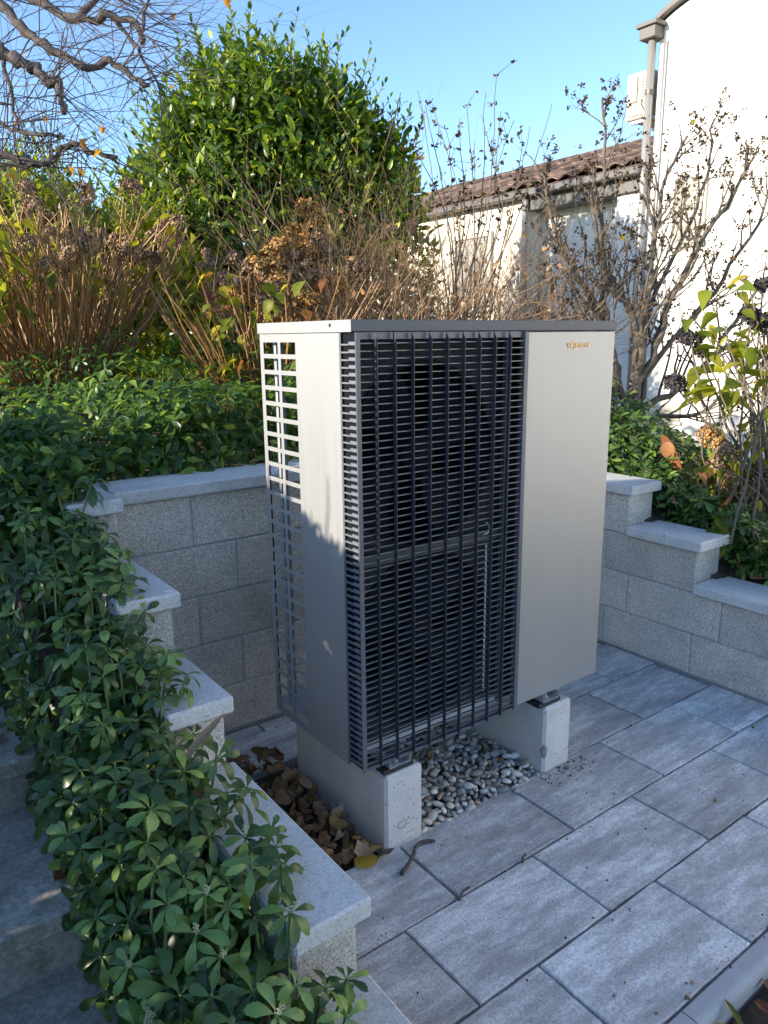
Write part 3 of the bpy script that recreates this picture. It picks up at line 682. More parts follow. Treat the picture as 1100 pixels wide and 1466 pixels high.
# ------------------------------------------------------------------ branching helper
def grow(out, p, d, length, rad, depth, wig=0.22, up=0.12, split=(2, 3), shrink=0.66, seg=0.09, tips=None, spread=0.7, rnd=random):
    """a wandering limb with side limbs; collects (points, radii, order)"""
    n = max(3, int(length / seg)); pts = [Vector(p)]; d = Vector(d).normalized(); rr = [rad]
    for i in range(n):
        d = (d + Vector((rnd.gauss(0, wig), rnd.gauss(0, wig), rnd.gauss(0, wig) + up)) * 0.5).normalized()
        pts.append(pts[-1] + d * (length / n)); rr.append(rad * (1 - 0.45 * (i + 1) / n))
    out.append((pts, rr, depth))
    if depth == 0:
        if tips is not None: tips.append((pts[-1], d))
        return
    for k in range(rnd.randint(*split)):
        t = rnd.uniform(0.35, 1.0) if k else 1.0
        i = min(n, int(t * n)); dd = (pts[i] - pts[i - 1]).normalized()
        s = Vector((rnd.gauss(0, 1), rnd.gauss(0, 1), rnd.gauss(0, 1))); s = (s - dd * s.dot(dd)).normalized()
        grow(out, pts[i], dd + s * rnd.uniform(0.35, spread), length * shrink * rnd.uniform(0.75, 1.2), rr[i] * 0.72, depth - 1, wig, up, split, shrink, seg, tips, spread, rnd)
def smooth_path(pts, per=4):
    P = [Vector(p) for p in pts]; P = [2 * P[0] - P[1]] + P + [2 * P[-1] - P[-2]]; o = []
    for i in range(1, len(P) - 2):
        for k in range(per):
            t = k / per; a, b, c, d = P[i - 1], P[i], P[i + 1], P[i + 2]
            o.append(0.5 * ((2 * b) + (c - a) * t + (2 * a - 5 * b + 4 * c - d) * t * t + (3 * b - a - 3 * c + d) * t ** 3))
    o.append(P[-2]); return o
def lumpy(pts, amp, rnd=random): return [p + Vector((rnd.gauss(0, amp), rnd.gauss(0, amp), rnd.gauss(0, amp))) for p in pts]
def stalks(paths, n=5):
    """many tubes as one mesh"""
    m = MB()
    for pts, rr in paths: m.tube(pts, rr, n, cap=False)
    return m
def mesh_only(m, name): me = bpy.data.meshes.new(name); me.from_pydata(m.v, [], m.f); me.update(); return me

# ------------------------------------------------------------------ houses on the right
XH = 7.0
wh = thing('white_house', 'tall sunlit white house with a curved roof edge on the right', 'house', (9.5, 0.6, 0.0))
Y1 = 3.98; Y0 = -3.2
def arc(y): t = (y - (Y0 + Y1) / 2) / ((Y1 - Y0) / 2); return 4.985 + 0.48 * max(0.0, 1 - t * t) ** 0.58
ysA = (Y0 + Y1) / 2 - (Y1 - Y0) / 2 * np.cos(np.linspace(0, math.pi, 41))
MB().prism([(XH, Y0, -0.6)] + [(XH, y, arc(y)) for y in ysA] + [(XH, Y1, -0.6)], (5.0, 0, 0)).build('wall', M['white'], wh)
MB().box(XH + 0.012, XH + 5.0, -13.0, Y0 - 0.002, -0.6, 4.6).build('bounce_wing', M['white'], wh)  # unseen wing added to bounce warm sunlight into the shade
rf = MB(); pr = [(XH - 0.06, y, arc(y) + 0.004) for y in ysA] + [(XH - 0.06, y, arc(y) + 0.13) for y in ysA[::-1]]
rm = MB(); nA = len(ysA)
for xx in (XH - 0.09, XH + 5.1):
    for dz in (0.006, 0.065): rm.v += [(xx, y * 1.012 - 0.006, arc(y) + dz) for y in ysA]
for i in range(nA - 1):
    for a, b in ((0, 1), (1, 3), (3, 2), (2, 0)): rm.f.append((a * nA + i, a * nA + i + 1, b * nA + i + 1, b * nA + i))
rm.f += [(0, nA, 3 * nA, 2 * nA), (nA - 1, 2 * nA - 1, 4 * nA - 1, 3 * nA - 1)]
rm.build('roof', M['fascia'], wh)
def pipe(x, y, z0, z1, r, parent, mat='pipe'): return MB().tube([(x, y, z0), (x, y, z1)], r, 12).build('downpipe', M[mat], parent, smooth=True)
dp = pipe(XH - 0.075, Y1 + 0.045, 0.1, 4.86, 0.045, wh); pipe(XH - 0.045, Y1 - 0.10, 2.4, 4.84, 0.014, wh)
MB().box(XH - 0.17, XH + 0.05, Y1 - 0.05, Y1 + 0.16, 4.865, 4.985, 0.008).box(XH - 0.20, XH + 0.06, Y1 - 0.08, Y1 + 0.19, 4.986, 5.03, 0.005).build('hopper', M['fascia'], wh)
for z in (1.4, 2.9, 4.3): MB().tube([(XH - 0.075, Y1 + 0.045, z), (XH - 0.075, Y1 + 0.045, z + 0.05)], 0.051, 12).build('pipe_bracket', M['fascia'], dp)
def shuttered(x, ya, yb, z0, z1, parent):
    f = MB().box(x - 0.035, x - 0.002, ya, yb, z0, z1, 0.004).build('shutter', M['shutter'], parent)
    n = max(3, int((z1 - z0) / 0.07)); h = (z1 - z0 - 0.08) / n
    me = MB().prism([(0, 0, 0), (-0.018, 0, 0.01), (-0.018, 0, 0.016), (0, 0, h * 0.85)], (0, yb - ya - 0.06, 0)).mesh('slat'); me.materials.append(M['shutter'])
    off = Vector(parent.location) + Vector(f.location)
    for k in range(n): link('slat', me, None, f, Vector((x - 0.0355, ya + 0.03, z0 + 0.04 + h * k)) - off)
    return f
shuttered(XH, 3.24, 3.44, 2.66, 3.36, wh); MB().box(XH - 0.006, XH - 0.001, 3.445, 3.66, 2.66, 3.36).build('window', M['glass'], wh); MB().box(XH - 0.06, XH - 0.001, 3.22, 3.68, 2.60, 2.655, 0.005).build('sill', M['shutter'], wh)
shuttered(XH, 3.36, 3.62, 0.62, 0.80, wh); MB().box(XH - 0.05, XH - 0.001, 3.33, 3.65, 0.575, 0.616, 0.004).build('sill', M['shutter'], wh)
MB().box(XH - 0.035, XH - 0.001, Y0, Y1 - 0.02, -0.5, 0.20, 0.004).build('base_course', M['cream'], wh)

ac = thing('wall_air_conditioner', 'small aged white air conditioner box on the end wall high above the tiled roof', 'air conditioner', (XH + 0.25, Y1, 4.1))
ab = MB().box(XH - 0.02, XH + 0.55, Y1 + 0.07, Y1 + 0.40, 4.10, 4.60, 0.015).build('casing', M['acwhite'], ac)
MB().disc_ring((XH + 0.30, 4.35), 0.15, 0.19, Y1 + 0.401, Y1 + 0.412, 28).build('fan_guard', M['acwhite'], ac)
MB().box(XH - 0.045, XH - 0.0205, Y1 + 0.24, Y1 + 0.36, 4.28, 4.55, 0.006).build('service_cover', M['shutter'], ac)
MB().box(XH - 0.040, XH - 0.0205, Y1 + 0.10, Y1 + 0.36, 4.13, 4.26, 0.01).build('valve_cover', M['acwhite'], ac)
lv = MB().box(XH - 0.034, XH - 0.0205, 0, 0.10, 0, 0.014).mesh('slat'); lv.materials.append(M['pipe'])
for k in range(7): link('slat', lv, None, ab, Vector((0, Y1 + 0.105, 4.32 + 0.032 * k)) - Vector(ac.location) - Vector(ab.location))
MB().box(XH + 0.02, XH + 0.06, Y1 + 0.001, Y1 + 0.36, 4.06, 4.098).box(XH + 0.46, XH + 0.50, Y1 + 0.001, Y1 + 0.36, 4.06, 4.098).build('bracket', M['inner'], ac)
MB().tube(smooth_path([(XH - 0.03, Y1 + 0.18, 4.30), (XH - 0.07, Y1 + 0.16, 4.22), (XH - 0.05, Y1 + 0.05, 4.0), (XH + 0.0, Y1 + 0.03, 3.6)]), 0.012, 6).build('hose', M['acwhite'], ac)

lh = thing('low_house', 'low cream house wing with a brown tiled roof behind the bare shrubs', 'house', (9.0, 6.5, 0.0))
EZ = 3.50                                                  # eaves
MB().box(XH + 0.02, 11.6, 5.92, 10.6, -0.5, EZ).build('wall', M['cream'], lh)
MB().box(XH + 0.30, 11.6, Y1 + 0.5, 5.918, -0.5, EZ).build('wall', M['shaded_wall'], lh)
MB().box(XH + 0.05, 11.6, Y1 + 0.01, Y1 + 0.498, -0.5, EZ).build('wall', M['white'], lh)
MB().tube([(XH - 0.06, 5.90, 0.1), (XH - 0.06, 5.90, 3.44)], 0.045, 10).build('downpipe', M['pipe'], lh)
MB().box(XH - 0.16, XH - 0.02, Y1 + 0.06, 10.7, EZ - 0.04, EZ + 0.06, 0.015).build('gutter', M['fascia'], lh)
MB().box(XH - 0.018, XH + 0.29, Y1 + 0.06, 5.917, EZ - 0.20, EZ + 0.03, 0.005).build('fascia_board', M['fascia'], lh)
wf = MB().box(XH - 0.005, XH + 0.018, 6.65, 7.35, 2.05, 3.05).build('window', M['glass'], lh)
MB().box(XH - 0.035, XH + 0.019, 6.58, 6.648, 1.98, 3.12, 0.004).box(XH - 0.035, XH + 0.019, 7.352, 7.42, 1.98, 3.12, 0.004).box(XH - 0.035, XH + 0.019, 6.65, 7.35, 3.052, 3.12, 0.004).box(XH - 0.05, XH + 0.019, 6.65, 7.35, 1.98, 2.048, 0.004).build('window_frame', M['shutter'], wf)
PIT = R(19)
roof = MB().prism([(XH - 0.14, Y1 + 0.02, EZ + 0.062), (XH + 2.9, Y1 + 0.02, EZ + 0.062 + 3.04 * math.tan(PIT)), (XH + 5.8, Y1 + 0.02, EZ + 0.062), (XH + 5.6, Y1 + 0.02, EZ + 0.03), (XH - 0.10, Y1 + 0.02, EZ + 0.03)], (0, 6.7, 0)).build('roof', M['roof'], lh)
tw, tl = 0.247, 0.287                                       # pan tiles: a trough and a barrel, each its own piece
tm = MB(); nn = 8
for s_ in (0, 1):
    for u_ in (0, 1):
        for k in range(nn + 1):
            y = tw * 1.04 * k / nn; zz = 0.042 * (0.5 - 0.5 * math.cos(2 * math.pi * k / nn)) + (0.014 if u_ == 0 else 0.0) - 0.016 * s_
            tm.v.append((u_ * tl * 1.05, y, zz))
q = nn + 1
for k in range(nn):
    tm.f += [(k, k + 1, q + k + 1, q + k), (2 * q + k, 3 * q + k, 3 * q + k + 1, 2 * q + k + 1), (k, 2 * q + k, 2 * q + k + 1, k + 1)]
tile_me = tm.mesh('roof_tile'); tile_me.materials.append(M['roof'])
roff = Vector(lh.location) + Vector(roof.location)
for r_ in range(11):
    for c_ in range(27):
        s_ = 0.02 + r_ * tl * 0.97
        o = link('roof_tile', tile_me, None, roof, Vector((XH - 0.16 + s_ * math.cos(PIT), Y1 + 0.04 + c_ * tw, EZ + 0.082 + s_ * math.sin(PIT))) - roff)
        o.rotation_euler = (0, -PIT + random.uniform(-0.01, 0.01), random.uniform(-0.012, 0.012))
dw = MB().box(-9, 9, -14, -2.7, -0.3, -0.035); tag(dw.build('bounce_slab', M['bounce_pale'], None, (0, 0, 0)), kind='structure')  # unseen pale ground added behind the camera to bounce sunlight
pth = MB().box(4.4, XH - 0.04, -6, 9, -0.3, 0.085).build('path', M['path']); tag(pth, kind='structure')
rl = thing('railing', 'thin dark rail standing in front of the white house wall', 'railing', (6.2, 2.0, 0.09))
for y in (-1.0, 0.6, 2.2, 3.6): MB().tube([(6.3, y, 0.086), (6.3, y, 0.50)], 0.014, 6).build('post', M['fascia'], rl)
MB().tube([(6.3, -1.2, 0.50), (6.3, 3.8, 0.50)], 0.016, 6).build('handrail', M['fascia'], rl); MB().tube([(6.3, -1.2, 0.30), (6.3, 3.8, 0.30)], 0.011, 6).build('lower_rail', M['fascia'], rl)

# ------------------------------------------------------------------ pachysandra
def sprig_set(n, pos, lean, size, pale=0.0, tpl=PACHY_LOW, nl=(6, 9), el=(0.05, 0.75)):
    """n whorls of leaves: arrays of places and leaning directions -> leaves (P, D, N, S)"""
    P, D, N, S = [], [], [], []
    for i in range(n):
        ax = Vector(lean[i]).normalized(); u = ax.orthogonal().normalized(); w = ax.cross(u); k = random.randint(*nl); a0 = random.uniform(0, 6.3)
        for j in range(k):
            a = a0 + 2 * math.pi * j / k + random.uniform(-0.35, 0.35); e = random.uniform(*el) * (1 if j % 2 else -0.55) + 0.05
            rd = u * math.cos(a) + w * math.sin(a); d = rd * math.cos(e) + ax * math.sin(e); nn = ax * math.cos(e) - rd * math.sin(e)
            nn = nn + Vector((random.gauss(0, 0.22), random.gauss(0, 0.22), random.gauss(0, 0.22)))
            P.append(Vector(pos[i]) - ax * random.uniform(0, 0.02) + rd * 0.006); D.append(d); N.append(nn); S.append(size[i] * random.uniform(0.75, 1.15))
    return np.array(P), np.array(D), np.array(N), np.array(S)
def pachy_mass(name, n, region, label, h0, h1, mat='pachy'):
    pos, lean, size = [], [], []
    while len(pos) < n:
        r = region(); 
        if r is None: continue
        (x, y, z), l = r; pos.append((x, y, z)); lean.append(l); size.append(random.uniform(0.052, 0.082))
    P, D, N, S = sprig_set(n, pos, lean, size)
    o = link(name, fast_mesh(name, *scatter(PACHY_LOW, P, D, N, S)), M[mat]); return tag(o, label, 'ground cover', kind='stuff')
# the bank behind the back wall: layered like a low hedge towards the wall
def reg_back():
    x = random.uniform(-0.72, 2.9); t = random.random()
    if t < 0.45:
        y = 1.24 + random.random() ** 1.5 * 0.30; k = random.random(); top = (0.34 + 0.05 * math.sin(3.1 * x) + 0.03 * math.sin(11 * x)) * (0.30 + 0.70 * float(sstep((x + 0.75) / 0.75)))
        z = float(land(x, 1.4)) + 0.05 + k * top; y += 0.14 * k - 0.05 + random.uniform(-0.03, 0.03)
        return (x, y, z), (random.gauss(-0.7 * (x < 0.05), 0.35), -1.0 + 1.0 * k + random.gauss(0, 0.25), 0.35 + 0.8 * k)
    y = random.uniform(1.35, 3.0); z = float(land(x, y)) + (random.uniform(0.20, 0.40) + 0.05 * math.sin(3.1 * x + 2 * y)) * (0.30 + 0.70 * float(sstep((x + 0.75) / 0.75)))
    return (x, y, z), (random.gauss(-0.6 * (x < 0.05), 0.35), random.gauss(-0.2, 0.35), 1.0)
pachy_mass('pachysandra_bank', 1500, reg_back, 'dense glossy pachysandra covering the bank behind the back wall', 0, 0, 'pachy_sunlit')
def reg_left_back():
    x = random.uniform(-0.82, -0.50); y = random.uniform(0.9, 1.4); z = float(left_bed(y)) + random.uniform(0.05, 0.30) + 0.05 * math.sin(5 * x + 3 * y) - max(0, -0.72 - x) * 0.8
    return (x, y, z), (random.gauss(-0.1, 0.4), random.gauss(-0.35, 0.35), 0.8)
pachy_mass('pachysandra_slope', 260, reg_left_back, 'dark pachysandra growing over the slope above the steps', 0, 0, 'pachy_sunlit')
def tread_z(y): return next((z for lim, z in ((-0.47, -0.03), (-0.03, 0.13), (0.46, 0.30), (1.05, 0.465), (1.62, 0.635)) if y < lim), 0.8)
def reg_under():
    if random.random() < 0.55:                            # hanging down over the treads
        y = random.uniform(-1.1, 1.35); lo, hi = tread_z(y) + 0.03, float(left_bed(y)) + 0.03; k = random.random(); z = lo + (hi - lo) * k if hi > lo else hi
        return (-0.818 + 0.035 * k + random.gauss(0, 0.018), y, z), (-1.0, random.gauss(-0.35, 0.4), 0.25 + 0.5 * k)
    y = random.uniform(-1.2, 0.95); x = random.uniform(-0.82 + 0.07 * (y > 0.15), -0.58); z = float(left_bed(y)) + random.uniform(-0.10, 0.05) - (0.22 * (-(x + 0.78) / 0.14) if x < -0.78 else 0)
    return (x, y, z), (random.gauss(-0.2, 0.5), random.gauss(-0.3, 0.4), 0.7)
pachy_mass('pachysandra_undergrowth', 900, reg_under, 'shaded lower pachysandra leaves filling the strip beside the low wall', 0, 0)
def reg_right():
    y = random.uniform(-1.2, 1.3); x = XRo + 0.05 + abs(random.gauss(0, 0.5))
    if x > 4.2: return None
    z = float(land(x, y)) + random.uniform(0.05, 0.27) + 0.04 * math.sin(6 * x + 5 * y)
    return (x, y, z), (random.gauss(-0.1, 0.4), random.gauss(-0.2, 0.4), 0.9)
pachy_mass('pachysandra_patch', 1500, reg_right, 'low pachysandra beside the stepped wall under the yellow leaved shrub', 0, 0)

# the front strip: every sprig a plant of its own with stem and leaves
PL = []
for k in range(5):
    me = fast_mesh('leaf', *pachy_leaf(k + 3, 0.82 if k < 3 else 0.98)); PL.append(me)
PLp = [m.copy() for m in PL]
for m in PL: m.materials.append(M['pachy'])
for m in PLp: m.materials.append(M['pachy_pale'])
for m in PL + PLp: m.polygons.foreach_set('use_smooth', np.ones(len(m.polygons), bool))
bud_mb = MB()
for k in range(16):
    a = k * 2.4; r_ = 0.0045; z_ = 0.004 + 0.0019 * k; c_ = (r_ * math.cos(a), r_ * math.sin(a), z_); s_ = 0.0026
    bud_mb.add([(c_[0] + s_, c_[1], c_[2]), (c_[0] - s_, c_[1], c_[2]), (c_[0], c_[1] + s_, c_[2]), (c_[0], c_[1] - s_, c_[2]), (c_[0], c_[1], c_[2] + s_), (c_[0], c_[1], c_[2] - s_)], [(0, 2, 4), (2, 1, 4), (1, 3, 4), (3, 0, 4), (2, 0, 5), (1, 2, 5), (3, 1, 5), (0, 3, 5)])
bud_mb.tube([(0, 0, -0.01), (0, 0, 0.032)], 0.0016, 5)
bud_me = mesh_only(bud_mb, 'flower_spike'); bud_me.materials.append(M['bud'])
def sprig(base, top, ax, size, pale, spike, label, group):
    base = Vector(base); top = Vector(top); ax = Vector(ax).normalized()
    mid = base.lerp(top, 0.55) + Vector((random.uniform(-0.015, 0.015), random.uniform(-0.015, 0.015), 0.0))
    st_ = MB().tube([p - base for p in smooth_path([base, mid, top, top + ax * 0.008], 3)], [0.0034] * 9 + [0.0022], 5)
    o = link('pachysandra', mesh_only(st_, 'pachysandra'), M['pstem'], None, base, smooth=True); tag(o, label, 'plant', group)
    tp = top - base; u = ax.orthogonal().normalized(); w = ax.cross(u)
    def lf(p, a, e, s, pl):
        rd = u * math.cos(a) + w * math.sin(a); d = (rd * math.cos(e) + ax * math.sin(e)).normalized(); nn = ax * math.cos(e) - rd * math.sin(e) + Vector((random.gauss(0, 0.16), random.gauss(0, 0.16), random.gauss(0, 0.1)))
        nn = (nn - d * nn.dot(d)).normalized(); y = nn.cross(d)
        c = bpy.data.objects.new('leaf', random.choice(PLp if pl else PL)); COL.objects.link(c); c.parent = o
        sw = s * random.uniform(0.85, 1.15)
        c.matrix_local = Matrix(((d.x * s, y.x * sw, nn.x * s, p.x), (d.y * s, y.y * sw, nn.y * s, p.y), (d.z * s, y.z * sw, nn.z * s, p.z), (0, 0, 0, 1)))
    a0 = random.uniform(0, 6.3); k = random.randint(5, 7)
    for j in range(k): lf(tp + ax * 0.004, a0 + 6.283 * j / k + random.uniform(-0.25, 0.25), random.uniform(-0.15, 0.55), size * random.uniform(0.75, 1.1), pale)
    for j in range(random.randint(3, 5)): lf(tp - ax * random.uniform(0.012, 0.035), a0 + 1.9 * j + random.uniform(-0.3, 0.3), random.uniform(-0.85, -0.1), size * random.uniform(0.95, 1.3), pale and random.random() < 0.5)
    if spike:
        for q in range(spike):
            c = link('flower_spike', bud_me, None, o, tp + ax * 0.006 + u * 0.012 * (q - (spike - 1) / 2)); c.rotation_euler = ax.to_track_quat('Z', 'Y').to_euler()
sp_n = 0; cells = []
tries = 0
while sp_n < 240 and tries < 9000:
    tries += 1; y = random.uniform(-1.28, 1.02); x = random.uniform(-0.82 - 0.05 * (random.random() < 0.25), -0.47 - 0.05 * random.random())
    if random.random() < 0.18 and y < -0.3: continue
    if any((x - a) ** 2 + (y - b) ** 2 < 0.047 ** 2 for a, b in cells): continue
    if y > 0.15 and x < -0.745: continue
    if y < -0.22 and x > -0.60 and random.random() < 0.85: continue
    mound = 1 - ((x + 0.70) / 0.34) ** 2
    zb = float(left_bed(y)); z = zb + 0.03 + 0.11 * max(mound, -0.5) + random.uniform(-0.03, 0.06)
    if x < -0.78: z -= 0.06 + 1.0 * (-0.78 - x)
    capz = next((COURSE * (5 - i) + CAPT for i, e in enumerate(lends) if y > e - 0.03), 0.1)
    if x > XLo - 0.03:
        if x > -0.535 and random.random() < 0.6: continue
        z = max(z, capz + random.uniform(0.03, 0.08))
    cells.append((x, y)); sp_n += 1
    bx = min(max(x, -0.80), XLo - 0.03) + random.uniform(-0.015, 0.015)
    ax = (1.5 * (x + 0.70) + random.gauss(0, 0.22), -0.30 + random.gauss(0, 0.25), 0.9)
    pale = random.random() < 0.2; spike = ((random.choice((1, 2)) if pale else 1) if y < -0.3 and random.random() < (0.5 if pale else 0.10) else 0)
    zone = next(w_ for lim, w_ in ((-0.573, 'the lowest cap stone in front'), (0.072, 'the long cap stone by the leaf heap'), (0.412, 'the second short cap stone'), (9, 'the uppermost cap stones')) if y < lim)
    side = 'leaning over the steps beside' if x < -0.74 else ('spilling over' if x > -0.60 else 'in the strip beside')
    if spike: lab, grp = 'flowering pachysandra ' + side + ' ' + zone, 'budding pachysandra in the strip beside the low wall'
    elif pale: lab, grp = 'pale young pachysandra ' + side + ' ' + zone, 'pale young pachysandra beside the low wall'
    else: lab, grp = 'dark green pachysandra ' + side + ' ' + zone, 'pachysandra in the strip beside the low wall'
    sprig((bx, y + random.uniform(-0.02, 0.03), min(zb - 0.03, z - 0.05)), (x, y, z), ax, random.uniform(0.044, 0.071), pale, spike, lab, grp)

# ------------------------------------------------------------------ withered leaves
DL = [fast_mesh('dry_leaf', *shards(k)) for k in range(10)]
for m in DL: m.materials.append(M['dead']); m.polygons.foreach_set('use_smooth', np.ones(len(m.polygons), bool))
def dry(x, y, z, s, rx=0.5, label='withered brown leaf in the heap beside the left concrete plinth', group='withered leaves heaped beside the left plinth', mat=None, cat='leaf', me=None):
    o = bpy.data.objects.new('dry_leaf', me or random.choice(DL)); COL.objects.link(o); o.location = (x, y, z); o.scale = (s, s, s)
    o.rotation_euler = (random.gauss(0, rx), random.gauss(0, rx), random.uniform(0, 6.3)); tag(o, label, cat, group)
    if mat: o.material_slots[0].link = 'OBJECT'; o.material_slots[0].material = mat
    return o
for k in range(170):
    y = random.uniform(0.0, 0.80); xm = -0.02 - 0.05 * sstep(y / 0.8); x = random.uniform(xm - 0.09 - 0.04 * (y > 0.5), P1X0 - 0.035)
    dry(x, y, 0.012 + random.random() * 0.065 * (0.35 + 0.65 * sstep((x + 0.16) / 0.18)) * (0.35 + 0.65 * sstep((y + 0.02) / 0.2)), random.uniform(0.036, 0.072), 0.6)
for k in range(12): dry(random.uniform(0.27, 0.80), random.uniform(0.06, 0.36), 0.022, random.uniform(0.025, 0.045), 0.35, 'brown leaf lying on the pebbles between the plinths', 'leaves on the pebbles under the heat pump')
FL = fast_mesh('dry_leaf', *leaf_template([(0.0, 0), (0.25, 0.12), (0.36, 0.35), (0.34, 0.62), (0.2, 0.85), (0, 1.0)], 0.12, 0.08)); FL.materials.append(M['yleaf'])
o = dry(-0.035, -0.008, 0.006, 0.088, 0.05, 'flat yellow leaf lying on the paving at the foot of the left plinth', None, me=FL); o.rotation_euler = (0.06, -0.05, -0.12)
o = dry(0.066, -0.032, 0.016, 0.055, 0.2, 'pale curled tan leaf on the paving beside the yellow leaf', None, M['head_brown'])
for x, y, s in ((0.52, -1.03, 0.045), (0.60, -1.01, 0.05)): dry(x, y, -0.03, s, 0.2, 'reddish brown leaf on the soil beyond the kerb', 'reddish leaves on the soil beyond the kerb', M['rust_leaf'])
LL = fast_mesh('dry_leaf', *leaf_template([(0, 0), (0.10, 0.2), (0.13, 0.5), (0.08, 0.8), (0, 1.0)], 0.6, 0.1)); LL.materials.append(M['hleaf'])
o = dry(0.405, -1.045, -0.03, 0.085, 0.1, 'long folded yellow green leaf lying against the kerb', None, me=LL); o.rotation_euler = (0.3, -0.45, 1.15)
o = dry(0.355, -0.998, -0.012, 0.03, 0.1, 'small bright yellow leaf at the corner of the kerb', None, me=FL)
for k in range(26):
    dry(random.uniform(0.3, 1.3), random.uniform(-1.4, -1.02), -0.04, random.uniform(0.02, 0.05), 0.3, 'small brown leaf scrap on the soil beyond the kerb', 'leaf scraps on the soil beyond the kerb')
for x, y, z, s in ((-0.90, 0.60, 0.48, 0.06), (-0.97, 0.78, 0.50, 0.07), (-0.93, 0.92, 0.53, 0.06), (-0.86, 0.10, 0.315, 0.05), (-0.83, -0.02, 0.315, 0.05)):
    dry(x, y, z, s, 0.4, 'rusty leaf on a step under the pachysandra', 'rusty leaves on the steps', M['rust_leaf'])
for k in range(60):
    y = random.uniform(-0.4, 1.0); x = XRo + 0.05 + abs(random.gauss(0, 0.35)); dry(x, y, float(land(x, y)) + random.uniform(0.05, 0.16), random.uniform(0.04, 0.075), 0.6, 'fallen brown leaf in the right hand bed behind the stepped wall', 'fallen leaves in the bed behind the stepped wall')
for x in (-0.30, -0.05, 0.22, 0.31): dry(x, 1.235, COURSE * 5 + CAPT + 0.012, 0.05, 0.3, 'brown leaf lying on the cap stones of the back wall', 'leaves on the back wall cap', None)
tw_ = MB().tube(smooth_path([(0.058, -0.130, 0.008), (0.098, -0.112, 0.010), (0.138, -0.090, 0.015), (0.165, -0.066, 0.013), (0.192, -0.054, 0.010), (0.216, -0.058, 0.009), (0.243, -0.074, 0.008)], 4), [0.0075, 0.007] + [0.0062] * 14 + [0.0068] * 7 + [0.0055, 0.005], 8)
tag(tw_.build('twig', M['mbark'], None, (0, 0, 0), smooth=True), 'short bent dark twig lying on the paving by the left plinth', 'twig')
for k, (p, q) in enumerate((((0.13, -0.317, 0.002), (0.19, -0.296, 0.004)), ((0.40, -0.318, 0.002), (0.435, -0.300, 0.006)))):
    tag(MB().tube([p, (Vector(p) + Vector(q)) / 2 + Vector((0, 0.006, 0.004)), q], 0.0035, 6).build('twig', M['mbark'], None, (0, 0, 0)), ['thin twig scrap in the tile joint in front of the left plinth', 'thin twig scrap in the middle tile joint'][k], 'twig')
V_, F_ = leaf_template([(0, 0), (0.05, 0.2), (0.075, 0.55), (0.04, 0.85), (0, 1)], 0.9, 0.25)
dlm = fast_mesh('dry_leaf', V_, F_); dlm.materials.append(M['head_brown'])
o = dry(-0.60, -0.10, 0.62, 0.155, 0, 'long folded tan leaf leaning out of the pachysandra', None, me=dlm); o.rotation_euler = (0.9, -0.85, -0.25)

